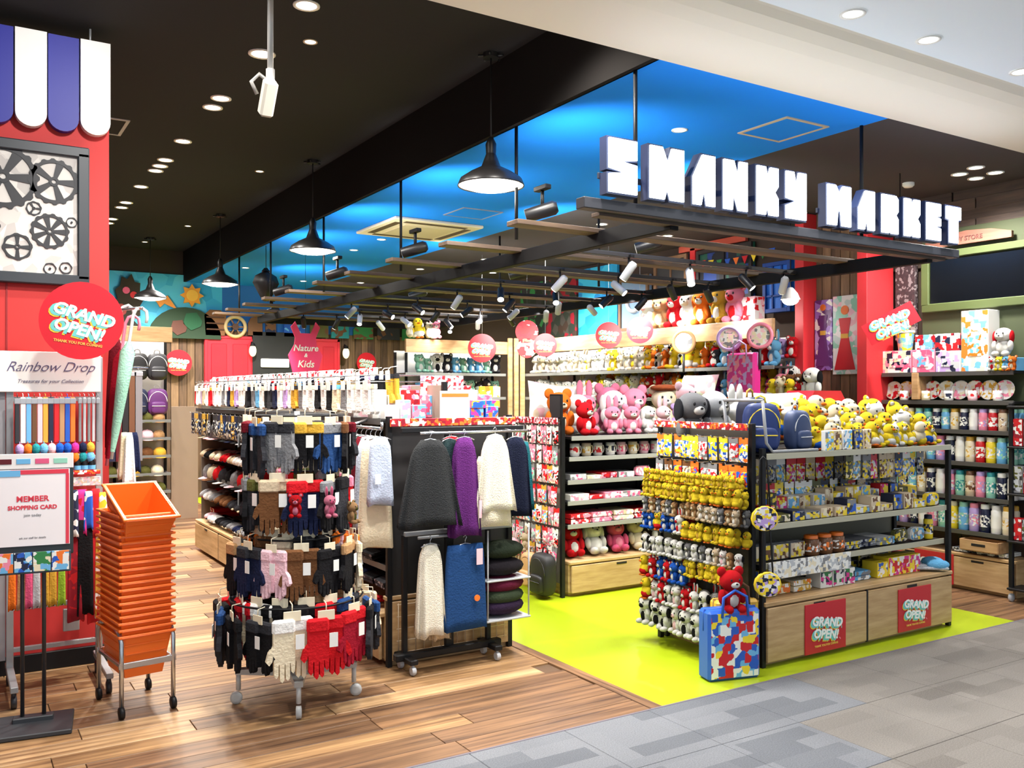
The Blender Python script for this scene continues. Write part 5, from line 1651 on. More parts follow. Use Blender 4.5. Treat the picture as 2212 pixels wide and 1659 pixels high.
place(('bubble_pack_row', 'packet', [(None, MB().cbox((.62, 5.31, 1.08), (.15, .02, .05), .004), PK(['white', 'pale pink', 'silver', 'beige'], 60))]), 'pale printed pack below the small black bottles', (0, 0, 0))
for k, (x, c, w, h, z) in enumerate([(.555, 'navy', .05, .25, 1.04), (.6, 'magenta', .05, .24, 1.04), (.63, 'blue', .04, .2, 1.03), (.665, 'red', .045, .26, 1.04), (.70, 'yellow', .04, .3, 1.02),
                                     (.57, 'crimson', .07, .55, .9), (.615, 'black', .07, .5, .88), (.66, 'red', .06, .52, .85), (.69, 'gold', .05, .48, .84)]):
    place(('scarf', 'scarf', [(None, sheet_shape(w, w * 1.15, h, .04, 3, .008, 8, .1), PK([c, c, 'red' if k % 2 else 'white', c], 22, .9, 'EUCLIDEAN') if k not in (6,) else fab('black'))]),
          '%s patterned scarf, %s hanging beside the white notice' % (c, ordn(k)) if k != 6 else 'plain black scarf hanging beside the white notice', (x, 5.27 + .01 * (k % 2), z), group='scarves on the silver rack')
for k, (x, c) in enumerate([(.27, 'orange'), (.31, 'tan'), (.345, 'rose'), (.38, 'silver'), (.42, 'gold'), (.455, 'gold'), (.495, 'lime')]):
    place(('scarf', 'scarf', [(None, sheet_shape(.032, .036, .2, .03, 3, .005, 6, .1), fab(c))]), '%s narrow scarf, %s hanging under the brochures' % (c, ordn(k)), (x, 5.2, .66), group='narrow scarves below the brochures')
place(('hanging_rail', 'rail', [(None, MB().tube([(.25, 5.2, .67), (.52, 5.2, .67), (.52, 5.42, .67)], .006, 6), GREYM)]), 'grey rail carrying the narrow scarves', (0, 0, 0))
grand_poster('large round red GRAND OPEN sign on the silver rack', (.58, 5.12, 1.925), rad(-10), .4, .4, rot=(0, rad(8), rad(-14)), shape='disc')

# umbrellas hanging at the corner of the red wall


def umbrella(c, c2):
    cn = cached(('umb1',), lambda: MB().lathe([(.012, -.62), (.022, -.5), (.034, -.25), (.04, -.06), (.02, -.02), (.012, 0)], 10).mesh('canopy'))
    sh = cached(('umb2',), lambda: MB().tube([(0, 0, -.66), (0, 0, .04), (0, 0, .1), (.0, .0, .15), (.012, 0, .185), (.04, 0, .2), (.066, 0, .185), (.075, 0, .15), (.074, 0, .12)], .009, 8).mesh('handle'))
    st_ = cached(('umb3',), lambda: MB().lathe([(.036, -.16), (.037, -.14)], 10, cap=False).mesh('strap'))
    return ('umbrella', 'umbrella', [('canopy', cn, fab(c)), ('handle', sh, M(c2, .4)), ('strap', st_, fab(c2))])


place(umbrella((150, 200, 176), (214, 226, 220)), 'pale green folded umbrella hanging handle up by the red wall', (.855, 5.42, 1.84), rot=(0, rad(8), 0), group='folded umbrellas')
place(umbrella('crimson', 'pink'), 'crimson folded umbrella hanging behind the pale green one', (.83, 5.5, 1.8), rot=(0, rad(7), 0), group='folded umbrellas')
place(umbrella('maroon', 'silver'), 'dark maroon folded umbrella nearest the red wall', (.815, 5.56, 1.86), rot=(0, rad(5), 0), group='folded umbrellas')
place(('umbrella_bracket', 'bracket', [(None, MB().tube([(.76, 5.69, 2.03), (.8, 5.62, 2.03), (.92, 5.4, 2.03)], .008, 8), CHROME)]), 'chrome bracket the umbrellas hang from', (0, 0, 0))
for k, (c, dx, h) in enumerate([('white', 0, .3), ('navy', .03, .22), ('cream', -.02, .26)]):
    place(('scarf', 'scarf', [(None, sheet_shape(.04, .07, h, .05, 4, .01, 8, .3), fab(c))]), '%s scarf hanging behind the orange baskets' % c, (.86 + dx, 5.45 + k * .02, 1.33), group='scarves behind the baskets')
for k in range(6):
    place(strap(['charcoal', 'navy', 'maroon', 'black', 'brown', 'grey'][k], .6, .05), '%s long belt hanging by the umbrellas' % ['charcoal', 'navy', 'maroon', 'black', 'brown', 'grey'][k], (.87 + .04 * k, 6.42, 1.7), group='belts hanging by the umbrellas')

place(('belt_rail', 'rail', [(None, MB().tube([(.7, 5.88, 1.72), (.84, 6.47, 1.72), (1.14, 6.47, 1.72)], .008, 8), CHROME)]), 'chrome rail behind the red wall carrying the belts', (0, 0, 0))
# ---------------------------------------------------------------- far corner unit with bags
FB = Fr((1.05, 10.75), 0)
fixture('bag_unit', 'tall far unit of black bags under a pale wooden header', 'shelf', FB, 1.1, .4, base=(.2, 2), shelves=[(.45, .02, .38), (.65, .02, .38), (.85, .02, .38), (1.05, .02, .38), (1.25, .02, .38)], posts=(0, .55, 1.1), post_h=2.15, back=(.38, .2, 2.15, M((236, 232, 228), .6)), header=(2.13, 2.3, OAKH))
for j, z in enumerate((1.42, 1.82)):
    for k in range(5):
        c = ['black', 'charcoal', 'black', 'navy', 'purple'][(k + j * 2) % 5]
        place(backpack(c, ['silver', 'white', 'black'][k % 3]), '%s bag, %s along the %s hooks of the far bag unit' % (c, ordn(k), ['lower', 'upper'][j]), FB(.12 + k * .21, .1, z - .12), scale=.9, group='bags on the far unit')
HB = [('%s knitted hat' % c, cap_hat(c, c), .15) for c in ('beige', 'cream', 'tan', 'brown', 'pale pink', 'olive', 'gold')]
for j, z in enumerate((.203, .453, .653, .853, 1.053, 1.253)):
    row(FB, .02, 1.08, .1, z, HB, 'the %s shelf up of the far bag unit' % ordn(j), 'knitted hats on the far unit', sc=(.75, .85), tilt=.3)
place(('grid_panel', 'grid', [(None, MB().cbox((2.32, 10.9, .75), (.3, .01, 1.3), .002), M((150, 130, 112), .6))]), 'tan grid panel between the far bag unit and the sock gondola', (0, 0, 0))

# ---------------------------------------------------------------- back wall
def panel(name, label, cat, c, w, h, rz, mat, t=.03, framem=None, n=0, innerm=None):
    """upright board with an optional frame and n raised panels"""
    r = root(name, label, cat, c, rz)
    solo('board', MB().cbox((0, 0, h / 2), (w, t, h), .003), mat, r)
    if framem:
        for q, d in (((0, .02), (w, .04)), ((0, h - .02), (w, .04))):
            solo('frame_rail', MB().cbox((0, -t / 2 - .006, q[1]), (w, .012, .04), .002), framem, r)
        for x in (-w / 2 + .02, w / 2 - .02):
            solo('frame_stile', MB().cbox((x, -t / 2 - .006, h / 2), (.04, .012, h), .002), framem, r)
    for k in range(n):
        pw = (w - .1) / n
        solo('raised_panel', MB().cbox((-w / 2 + .05 + (k + .5) * pw, -t / 2 - .006, h / 2), (pw - .09, .014, h - .24), .01), innerm or mat, r)
    return r


RD = M((222, 40, 56), .45)
d1 = panel('door_1', '', '', (3.6, 13.86, 0), .74, 2.42, 0, RD, .04, RD, 2, M((206, 30, 46), .45))
d2 = panel('door_2', '', '', (5.02, 13.86, 0), .66, 2.42, 0, RD, .04, RD, 2, M((206, 30, 46), .45))
for d in (d1, d2):
    for k in ('label', 'category'):
        if k in d:
            del d[k]
    d['kind'] = 'structure'
    solo('door_handle', MB().tube([(.28, -.05, 1.0), (.28, -.09, 1.03), (.28, -.09, 1.17), (.28, -.05, 1.2)], .01, 8), CHROME, d)
d1['label'] = 'red panelled double door leaf at the far wall beside the bag unit'
d2['label'] = 'red panelled door leaf at the far wall behind the pink rabbit sign'
panel('shop_entrance_panel', 'dark panel with a lit white plate between the red doors', 'panel', (4.28, 13.84, 0), .68, 2.5, 0, M((36, 36, 36), .6), .06)
solo('lit_plate', MB().cbox((4.28, 13.79, 2.02), (.44, .03, .13), .01), M((255, 248, 232), .5, emit=1.6), None).update_tag()
o = bpy.data.objects['lit_plate']
o.name = 'lit_sign_plate'
tag(o, 'small lit white plate on the dark panel between the red doors', 'sign')
for k, (x, lb) in enumerate(((3.92, 'cream wall lantern between the bag side red door and the dark panel'), (5.42, 'cream wall lantern beyond the pink rabbit sign'))):
    place(('wall_lantern', 'lamp', [('glass', MB().ell((0, 0, 0), (.055, .055, .09), 0, 12, 10), M((250, 240, 200), .4, emit=1.2)), ('cap', MB().lathe([(.05, .07), (.02, .12)], 12), BLACKM), ('bracket', MB().tube([(0, 0, .12), (0, .06, .14), (0, .1, .1)], .008, 6), BLACKM)]), lb, (x, 13.74, 2.2), group='wall lanterns')
# pink rabbit sign on a string
r = root('rabbit_sign', 'pink rabbit shaped sign hanging before the far red doors', 'sign', (3.42, 9.9, 1.68))
b = MB()
P = [(-.13, 0), (.13, 0), (.15, .12), (.2, .3), (.13, .42), (.12, .5), (.17, .62), (.12, .68), (.06, .55), (-.06, .55), (-.12, .68), (-.17, .62), (-.12, .5), (-.13, .42), (-.2, .3), (-.15, .12)]
solo('board', MB().prism(P, -.008, .008), M((236, 60, 110), .5), r)
for s_, z, sz in (('Nature', .38, .1), ('&', .3, .06), ('Kids', .2, .11)):
    solo('lettering', text_mesh(s_, sz, .001, .0015, .2), M('white', .5), r, (0, -.011, z))
solo('string', MB().tube([(0, 0, .55), (0, 0, 1.52)], .002, 5), BLACKM, r)
grand_poster('round red and white notice on the far wall boards beside the bag unit', (2.85, 13.8, 2.0), 0, .38, .38, shape='disc')
grand_poster('round red and white notice on the far wall boards past the red doors', (5.8, 13.8, 2.05), 0, .34, .34, shape='disc')
# painted sky mural and cut-outs above the boards
SKY = PK([(56, 176, 224), (70, 190, 232), (46, 164, 214), (86, 200, 236)], 3, .6, 'EUCLIDEAN')
struct('mural_sky', MB().box((2.2, 13.9, 2.9), (2.6, .02, .8)), SKY, 'bright sky painted mural above the far wall boards')
struct('mural_sea', MB().box((4.6, 13.9, 2.88), (2.2, .022, .76)), M((34, 110, 190), .6), 'deep blue painted mural above the red doors')


def cutout(name, label, cat, c, poly, mat, t=.03, rz=0, extra=()):
    r = root(name, label, cat, c, rz)
    solo('board', MB().prism(poly, -t, 0), mat, r)
    for nm, pl, m in extra:
        solo(nm, MB().prism(pl, -t - .012, -t), m, r)
    return r


def ngon(n, r0, r1=None, a0=0, sx=1, sz=1, c=(0, 0)):
    return [(c[0] + (r0 if i % 2 == 0 or r1 is None else r1) * sx * math.cos(a0 + 2 * PI * i / n), c[1] + (r0 if i % 2 == 0 or r1 is None else r1) * sz * math.sin(a0 + 2 * PI * i / n)) for i in range(n)]


cutout('star_cutout', 'orange eight pointed sun cut-out on the sky mural', 'decoration', (3.05, 13.86, 3.0), ngon(16, .17, .11), M((240, 160, 50), .6), extra=[('face', ngon(14, .085), M((250, 190, 70), .6))])
cutout('hill_cutout', 'dark green round hill cut-out under the sun', 'decoration', (2.95, 13.84, 2.36), [(.52 * math.cos(a), .46 * math.sin(a)) for a in [PI * i / 14 for i in range(15)]], M((44, 66, 46), .8), extra=[('bush', ngon(11, .12, .1, c=(-.1, .16)), M((96, 60, 50), .8)), ('bush', ngon(11, .14, .12, c=(.1, .26)), M((36, 90, 60), .8))])
cutout('tree_cutout', 'dark tree cut-out with red fruit on the sky mural', 'decoration', (2.18, 13.85, 2.6), ngon(18, .28, .22, sx=.7, sz=1.3, c=(0, .3)), M((52, 44, 34), .8), extra=[('fruit', ngon(10, .05, c=(-.04, .42)), M('rose', .6)), ('fruit', ngon(10, .05, c=(.06, .36)), M('red', .6)), ('fruit', ngon(10, .09, c=(-.12, .14)), M((150, 40, 30), .6))])
cutout('bush_cutout', 'dark brown bush cut-out beside the red fruit tree', 'decoration', (1.95, 13.84, 2.36), ngon(18, .3, .25, sx=1.2, c=(0, .16)), M((44, 40, 32), .8))
cutout('bird_cutout', 'orange winged cut-out above the second hill', 'decoration', (2.6, 13.85, 2.86), [(-.16, .1), (-.05, .02), (0, -.06), (.06, .0), (.24, -.08), (.1, .12), (.02, .04), (-.1, .18)], M((236, 150, 60), .6))
cutout('crate_cutout', 'brown barred crate cut-out above the red door', 'decoration', (3.38, 13.84, 2.42), [(-.14, 0), (.14, 0), (.16, .3), (.08, .38), (-.08, .38), (-.16, .3)], M((130, 86, 50), .7), extra=[('bar', [(-.13, .08 + k * .09), (.13, .08 + k * .09), (.13, .1 + k * .09), (-.13, .1 + k * .09)], M((84, 52, 32), .7)) for k in range(3)])
r = root('ship_wheel', 'pale round wooden ring standing over the red door', 'decoration', (3.68, 13.82, 2.56))
solo('ring', MB().tube([(.15 * math.cos(a), 0, .15 * math.sin(a)) for a in [2 * PI * i / 24 for i in range(24)]], .028, 8, closed=True), M((206, 178, 130), .6), r)
solo('hub', MB().lathe([(.05, -.02), (.05, .02)], 14, mat=Matrix.Rotation(rad(90), 4, 'X')), M((80, 50, 34), .6), r)
for k in range(6):
    solo('spoke', MB().tube([(.05 * math.cos(k * PI / 3), 0, .05 * math.sin(k * PI / 3)), (.14 * math.cos(k * PI / 3), 0, .14 * math.sin(k * PI / 3))], .01, 6), M((150, 110, 70), .6), r)
for k, (x, c, w, h) in enumerate([(3.98, 'brown', .22, .3), (4.22, 'navy', .16, .34), (4.6, 'blue', .34, .3), (5.0, 'olive', .3, .3), (5.35, 'teal', .3, .26), (5.75, 'green', .34, .26), (6.2, 'charcoal', .4, .3), (6.6, 'green', .3, .3)]):
    cutout('wall_decoration', '%s shaped board, %s along the top of the far wall past the crate' % (c, ordn(k)), 'decoration', (x, 13.84, 2.44), [(-w / 2, 0), (w / 2, 0), (w / 2, h * .7), (w * .2, h), (-w * .3, h * .9), (-w / 2, h * .6)],
           PK([c, c, {'blue': 'sky blue'}.get(c, 'brown'), c], 9, .7, 'EUCLIDEAN'))
place(('kite_lantern', 'lamp', [('body', MB().lathe([(.03, -.2), (.05, -.18), (.15, .0), (.12, .08), (.03, .13)], 4), M((22, 20, 22), .5)), ('cap', MB().lathe([(.05, .13), (.02, .17)], 8), BLACKM), ('chain', MB().tube([(0, 0, .17), (0, 0, .42)], .004, 6), BLACKM)]), 'black diamond shaped lantern hanging before the blue ceiling end', (3.0, 10.0, 2.78))

# ---------------------------------------------------------------- far and side plush shelves with lit white backs
WHB = M((240, 238, 234), .6)
FK = Fr((4.66, 9.9), 0)
fixture('plush_shelf', 'far black plush shelf with white back and wooden header', 'shelf', FK, 1.44, .36, base=(.3, 2), shelves=[(.6, .02, .34), (.9, .02, .34), (1.2, .02, .34), (1.5, .02, .34), (1.8, .02, .34)], posts=(.02, .17, .8, 1.42), post_h=2.06, back=(.34, .3, 2.08, WHB), header=(2.05, 2.21, OAKH), shelfm=M((50, 48, 46), .5))
FS = Fr((6.3, 9.85), -90)
WS_ = 4.2
fixture('plush_shelf', 'long side plush shelf with white lit back and wooden header', 'shelf', FS, WS_, .42, base=(.3, 5), shelves=[(.6, .02, .38), (.9, .02, .38), (1.2, .02, .38), (1.5, .02, .38), (1.8, .02, .38)], posts=(.02, .6, 1.35, 2.1, 2.85, 3.55, 4.18), post_h=2.06, back=(.4, .3, 2.08, WHB), header=(2.06, 2.23, OAKH), shelfm=M((50, 48, 46), .5))
for k in range(6):
    lamp('AREA', FS(.35 + k * .7, -.12, 2.3), 6, size=.14)
    aim(bpy.context.scene.objects[-1] if False else [o for o in COL.objects if o.type == 'LIGHT'][-1], FS(.35 + k * .7, .3, 1.7))
for k in range(2):
    lamp('AREA', FK(.35 + k * .7, -.12, 2.3), 6, size=.14)
    aim([o for o in COL.objects if o.type == 'LIGHT'][-1], FK(.35 + k * .7, .3, 1.7))


def plush_row(fr, x0, x1, y, z, opts, s, where, group):
    x, i = x0, 0
    while x < x1:
        kd, c, fc = opts[R.randrange(len(opts))]
        q = R.uniform(s * .85, s * 1.15)
        place(plush(kd, c, fc, 'orange' if kd == 'chick' else c), '%s plush %s, %s along %s' % (c, kd, ordn(i), where), fr(x + q * .3, y, z), rz=0, rot=(R.uniform(-.2, .05), R.uniform(-.12, .12), fr.rz + R.uniform(-.4, .4)), scale=q, group=group)
        x += q * .6
        i += 1


PW = [('cat', 'white', 'white'), ('bear', 'white', 'cream'), ('rabbit', 'cream', 'white'), ('dog', 'white', 'cream')]
PY = [('chick', 'yellow', 'white'), ('bear', 'yellow', 'cream'), ('cat', 'cream', 'yellow'), ('bear', 'orange', 'white')]
PM = [('dog', 'white', 'black'), ('bear', 'red', 'white'), ('bear', 'orange', 'cream'), ('cat', 'charcoal', 'white'), ('chick', 'yellow', 'white')]
PP2 = [('rabbit', 'pink', 'white'), ('bear', 'lilac', 'white'), ('cat', 'magenta', 'pink'), ('rabbit', 'sky blue', 'white')]
PB2 = [('dog', 'white', 'black'), ('cat', 'sky blue', 'white'), ('bear', 'charcoal', 'white'), ('cat', 'mint', 'white')]
for j, z in enumerate((1.2, 1.5, 1.8)):
    nm = ['third', 'second', 'top'][j]
    plush_row(FK, .2, 1.38, .14, z, PB2, .2, 'the %s shelf of the far plush unit' % nm, 'plush toys on the far shelf')
    for a, b_, op, ar in ((.06, 1.2, PW, 'white stretch'), (1.2, 2.3, PW + PY, 'middle stretch'), (2.3, 3.3, PY + PM, 'yellow stretch'), (3.3, 4.15, PP2 + PM, 'pink stretch')):
        plush_row(FS, a, b_, .14, z, op, .2, 'the %s of the %s side shelf' % (ar, nm), 'plush toys on the side shelf')
    for a, b_, op, ar in ((1.2, 2.3, PW + PY, 'middle stretch'), (2.3, 3.3, PY + PM, 'yellow stretch'), (3.3, 4.15, PP2 + PM, 'pink stretch')):
        plush_row(FS, a, b_, .27, z + .07, op, .2, 'the rear %s, %s side shelf' % (ar, nm), 'plush toys on the side shelf')
place(('product_box', 'box', [(None, MB().cbox((0, 0, .07), (.3, .2, .14), .004), PK(['yellow', 'yellow', 'orange', 'white'], 12))]), 'yellow box at the side wall end of the far plush shelf', FK(1.2, .12, 1.5))
place(('product_box', 'box', [(None, MB().cbox((0, 0, .05), (.4, .2, .1), .004), PK(['white', 'pale pink', 'gold', 'white'], 12))]), 'white low box at the garment end of the far plush shelf', FK(.5, .05, 1.5))
plush_row(FK, .0, .36, -.02, 2.22, [('bear', 'pink', 'white'), ('chick', 'yellow', 'white'), ('cat', 'cream', 'white')], .2, 'the wooden header of the far plush shelf', 'plush toys on the far header')
place(cushion(.5, .25, .16, 'pale pink', ['white', 'pale pink', 'cream']), 'pale pink round cushion lying on the side shelf near the red pillars', FS(3.2, .0, 1.5), rz=FS.rz, rot=(-.3, 0, FS.rz))
place(tote(.34, .1, .4, 'magenta', ['magenta', 'pink', 'lilac', 'magenta'], 'lilac'), 'magenta bag hanging by the first red pillar', FS(3.95, -.12, 1.52), rz=FS.rz)
for k, x in enumerate((2.35, 2.55, 2.78, 2.98, 3.18, 3.42, 3.62)):
    kd, c, fc = [('bear', 'white', 'pale pink'), ('bear', 'tan', 'cream'), ('cat', 'red', 'white'), ('bear', 'white', 'cream'), ('dog', 'orange', 'white'), ('bear', 'gold', 'white'), ('bear', 'pink', 'red')][k]
    place(plush(kd, c, fc, c), '%s plush %s sitting on the side shelf header, %s from the far end' % (c, kd, ordn(k)), FS(x, .12, 2.23), rz=FS.rz + R.uniform(-.4, .4), scale=.32, group='plush toys on the side header')
for k, x in enumerate((3.0, 3.75)):
    place(('product_box', 'box', [(None, MB().cbox((0, 0, .12), (.2, .14, .24), .004), PK(['white', 'red', 'pale pink', 'white'], 14))]), 'white and red box standing on the side header, %s' % ('between the plush toys' if k == 0 else 'near the blue window'), FS(x, .2, 2.23), rz=FS.rz)
# grand open notices hung over the aisle
for k, (x, y, z, s, lb) in enumerate([(5.38, 9.3, 2.09, .34, 'before the far plush shelf'), (6.05, 8.95, 2.13, .28, 'where the far and side shelves meet'), (5.95, 7.6, 2.17, .28, 'over the second bay of the side shelf')]):
    grand_poster('round red and white hanging notice ' + lb, (x, y, z), rad(-35), s, s, shape='disc', string=3.2 - z)
place(('hanging_notice', 'sign', [('upper_card', MB().lathe([(.14, -.004), (.14, .004)], 24, mat=Matrix.Rotation(rad(90), 4, 'X')), PK(['red', 'white', 'red', 'crimson'], 12)), ('lower_card', MB().lathe([(.12, -.004), (.12, .004)], 24, mat=Matrix.Translation((.0, 0, -.2)) @ Matrix.Rotation(rad(90), 4, 'X')), PK(['cream', 'white', 'red'], 12)),
      ('string', MB().tube([(0, 0, .14), (0, 0, .9)], .002, 5), BLACKM)]), 'double red and cream hanging notice by the corner boards', (5.95, 9.2, 2.3), rz=rad(-35))
grand_poster('round red notice hanging over the third bay of the side shelf', (5.75, 6.85, 2.17), rad(-40), .26, .26, shape='disc', string=1.03)


def magnifier(c, label, p):
    r = root('ring_sign', label, 'sign', p, rad(-60), 'ring shaped bay signs')
    solo('ring', MB().tube([(.105 * math.cos(a), 0, .105 * math.sin(a)) for a in [2 * PI * i / 24 for i in range(24)]], .018, 8, closed=True), M(c, .4), r)
    solo('disc', MB().lathe([(.1, -.006), (.1, .006)], 24, mat=Matrix.Rotation(rad(90), 4, 'X')), PK(['cream', 'white', 'grey', 'pale pink'], 22), r)
    solo('stem', MB().tube([(0, 0, -.11), (0, .0, -.3)], .012, 8), M('charcoal', .5), r)


magnifier('tan', 'tan ring sign on the yellow stretch of the side shelf', (6.15, 6.66, 2.06))
magnifier('lilac', 'lilac ring sign on the middle of the side shelf', (6.15, 6.05, 2.06))
magnifier('pink', 'pink ring sign beside the first red pillar', (6.2, 5.72, 2.07))
# corner boards
for k, (x, y) in enumerate([(6.12, 9.86), (6.2, 9.84), (6.27, 9.8)]):
    place(('corner_board', 'board', [(None, MB().cbox((0, 0, 1.13), (.06, .03, 2.26), .003), OAKH)]), 'upright pale board at the meeting of the plush shelves, %s' % ['far shelf side', 'middle one', 'side shelf side'][k], (x, y, 0), group='corner boards')
# painted fronts on the side wall above the shelf
def wallbox(name, label, cat, y0, y1, z0, z1, mat, fm=None, bars=0, x=6.96, inner=None):
    r = root(name, label, cat, (x, (y0 + y1) / 2, z0), rad(-90))
    w, h = abs(y1 - y0), z1 - z0
    solo('board', MB().cbox((0, 0, h / 2), (w, .04, h), .003), mat, r)
    if fm:
        for q in (-w / 2 + .02, w / 2 - .02):
            solo('frame_stile', MB().cbox((q, -.03, h / 2), (.04, .03, h), .003), fm, r)
        for q in (.02, h - .02):
            solo('frame_rail', MB().cbox((0, -.03, q), (w - .08, .03, .04), .003), fm, r)
    for k in range(bars):
        solo('glazing_bar', MB().cbox((-w / 2 + (k + 1) * w / (bars + 1), -.025, h / 2), (.02, .02, h - .08), .002), fm or mat, r)
        solo('glazing_bar', MB().cbox((0, -.025, (k + 1) * h / (bars + 1)), (w - .08, .02, .02), .002), fm or mat, r)
    return r


MU = [('mural_board', 'dark green mural board beside the corner', 10.9, 10.3, 2.3, 3.1, PK(['green', (40, 50, 40), (30, 40, 34), 'charcoal'], 5, .7, 'EUCLIDEAN'), None, 0), ('mural_board', 'brown and red mural board above the side shelf corner', 10.25, 9.55, 2.3, 3.1, PK([(60, 44, 34), (40, 50, 40), 'crimson', (70, 66, 60)], 6, .7, 'EUCLIDEAN'), None, 0),
      ('mural_board', 'bright sky blue mural board above the white plush', 9.5, 8.7, 2.3, 3.15, PK([(30, 160, 220), (40, 170, 230), (60, 190, 235), (20, 130, 200)], 4, .6, 'EUCLIDEAN'), None, 0), ('painted_window', 'grey window with a round emblem above the side shelf', 8.65, 8.1, 2.3, 2.95, M((120, 150, 180), .5), M((110, 86, 64), .6), 0),
      ('painted_window', 'tall dark window between brown posts', 8.0, 7.45, 2.25, 3.1, M((56, 58, 62), .5), M((124, 92, 66), .6), 1), ('painted_post', 'red upright post on the side wall', 7.42, 7.34, 2.25, 3.15, M('red', .5), None, 0),
      ('painted_window', 'deep blue and dark window behind the seated plush toys', 7.3, 6.5, 2.25, 3.1, PK([(26, 40, 70), (20, 24, 34), (30, 90, 70), (30, 60, 130)], 6, .5), M((40, 34, 34), .6), 1), ('painted_window', 'bright blue barred window near the red pillars', 6.35, 6.0, 2.35, 2.85, M((30, 110, 210), .5), M((24, 70, 150), .5), 2),
      ('painted_window', 'second blue window closest to the red pillars', 5.95, 5.72, 2.5, 2.95, M((30, 100, 190), .5), M((34, 60, 120), .5), 1), ('mural_board', 'orange red brick pattern board high above the side shelf', 7.6, 6.6, 3.12, 3.19, M((190, 80, 60), .6), None, 0)]
for nm, lb, y0, y1, z0, z1, m, fm, bars in MU:
    wallbox(nm, lb, 'decoration', y0, y1, z0, z1, m, fm, bars)
solo('emblem', MB().tube([(.12 * math.cos(a), -.03, .12 * math.sin(a) + .35) for a in [2 * PI * i / 20 for i in range(20)]], .025, 8, closed=True), M('silver', .5), [o for o in COL.objects if o.name == 'painted_window'][0])
for k in range(9):
    place(('bunting_flag', 'flag', [(None, MB().prism([(-.04, 0), (0, -.08), (.04, 0)], -.003, .003), M(['red', 'yellow', 'green', 'blue', 'orange'][k % 5], .6))]), '%s bunting flag, %s along the string above the windows' % (['red', 'yellow', 'green', 'blue', 'orange'][k % 5], ordn(k)), (6.88, 7.15 - k * .12, 2.98 - .03 * math.sin(k * .4)), rz=rad(-90), group='bunting above the windows')
# ---------------------------------------------------------------- red pillars, posters
struct('pillar_1', MB().cbox((6.78, 4.95, 1.6), (.36, .1, 3.19), .004), M((206, 44, 50), .5), 'red pillar nearer the dark screen')
struct('pillar_2', MB().cbox((6.69, 5.62, 1.6), (.18, .1, 3.19), .004), M((206, 44, 50), .5), 'red pillar beside the plush shelf')
for nm, y0, y1, z0, z1, c, lb, fig in (('wall_poster', 5.56, 5.37, 1.76, 2.4, ['lilac', (150, 110, 190), 'white', 'purple'], 'tall purple printed poster between the red pillars', ('purple', 'lilac')),
                                  ('wall_poster', 5.36, 5.1, 1.72, 2.42, [(200, 220, 214), 'white', 'mint', 'pale pink'], 'tall red printed poster between the red pillars', ('red', 'crimson'))):
    r = wallbox(nm, lb, 'poster', y0, y1, z0, z1, PK(c, 12, .4, 'EUCLIDEAN'), x=6.76)
    w = abs(y1 - y0)
    solo('printed_shape', MB().prism([(-w * .42, .04), (w * .42, .04), (w * .14, .34), (w * .24, .5), (-w * .24, .5), (-w * .14, .34)], -.024, -.02), M(fig[0], .5), r)
    solo('printed_shape', MB().prism(ngon(14, w * .16, c=(0, .57)), -.024, -.02), M('orange', .5), r)
    solo('printed_shape', MB().prism([(-w * .15, .32), (w * .15, .32), (w * .15, .36), (-w * .15, .36)], -.028, -.024), M('gold', .5), r)
# ---------------------------------------------------------------- low display between: carries bears and a white dog
FP = Fr((6.05, 5.55), -90)
fixture('poster_display', 'narrow display unit under the two posters', 'shelf', FP, .62, .4, base=(.3, 1), shelves=[(.6, 0, .4), (.95, 0, .4), (1.25, 0, .4), (1.5, 0, .4)], posts=(.02, .6), post_h=1.5, back=(.36, .3, 1.48, M('charcoal', .6)))
plush_row(FP, .0, .36, .06, 1.5, [('bear', 'cream', 'tan'), ('bear', 'red', 'cream'), ('chick', 'yellow', 'white')], .15, 'the front of the display below the posters', 'small plush toys below the posters')
plush_row(FP, .0, .36, .2, 1.55, [('bear', 'tan', 'cream'), ('bear', 'gold', 'cream'), ('cat', 'brown', 'white')], .16, 'the rear of the display below the posters', 'small plush toys below the posters')
place(big_plush('dog', 'white', 'white', 'black'), 'white plush dog with black ears below the red poster', FP(.46, .1, 1.5), rz=FP.rz, scale=.24)

# ---------------------------------------------------------------- right wall: screen, plaque, toys and bottles
GRN = M((70, 82, 42), .6)  # dimmed green: the lack of light here is put into the colour
r = root('window_1', 'wide black screen in an olive green frame on the side wall', '', (6.98, 4.18, 2.2), rad(-90))
r['kind'] = 'structure'
solo('board', MB().cbox((.05, 0, -.3), (1.0, .03, 2.0), .003), M((58, 66, 40), .7), r)  # board green lowered likewise, its shade is part of the colour
solo('screen_glass', MB().cbox((.05, -.03, .27), (.82, .03, .36), .004), M((10, 12, 16), .15), r)
for c, s in (((.05, -.035, .06), (.96, .05, .07)), ((.05, -.035, .49), (.96, .05, .06)), ((-.4, -.035, .27), (.07, .05, .38)), ((.5, -.035, .27), (.07, .05, .38))):
    solo('frame', MB().cbox(c, s, .006), GRN, r)
r = root('wooden_plaque', 'reddish wooden oval plaque above the dark screen', 'sign', (6.93, 4.2, 2.75), rad(-90))
solo('board', MB().prism([(-.36, 0), (.36, 0), (.36, .05), (.2, .09), (0, .105), (-.2, .09), (-.36, .05)], -.03, .0), WOOD((110, 64, 50), (150, 96, 76), .6), r)
solo('lettering', text_mesh('TOY STORE', .05, .001, .001), M((80, 40, 34), .6), r, (0, -.033, .042))
wallbox('mural_board', 'dark maroon board with pale dots beside the green frame', 'decoration', 4.87, 4.68, 2.0, 2.66, PK([(50, 36, 40), (58, 42, 46), (44, 32, 36), (120, 110, 112)], 30, .7, 'EUCLIDEAN'))
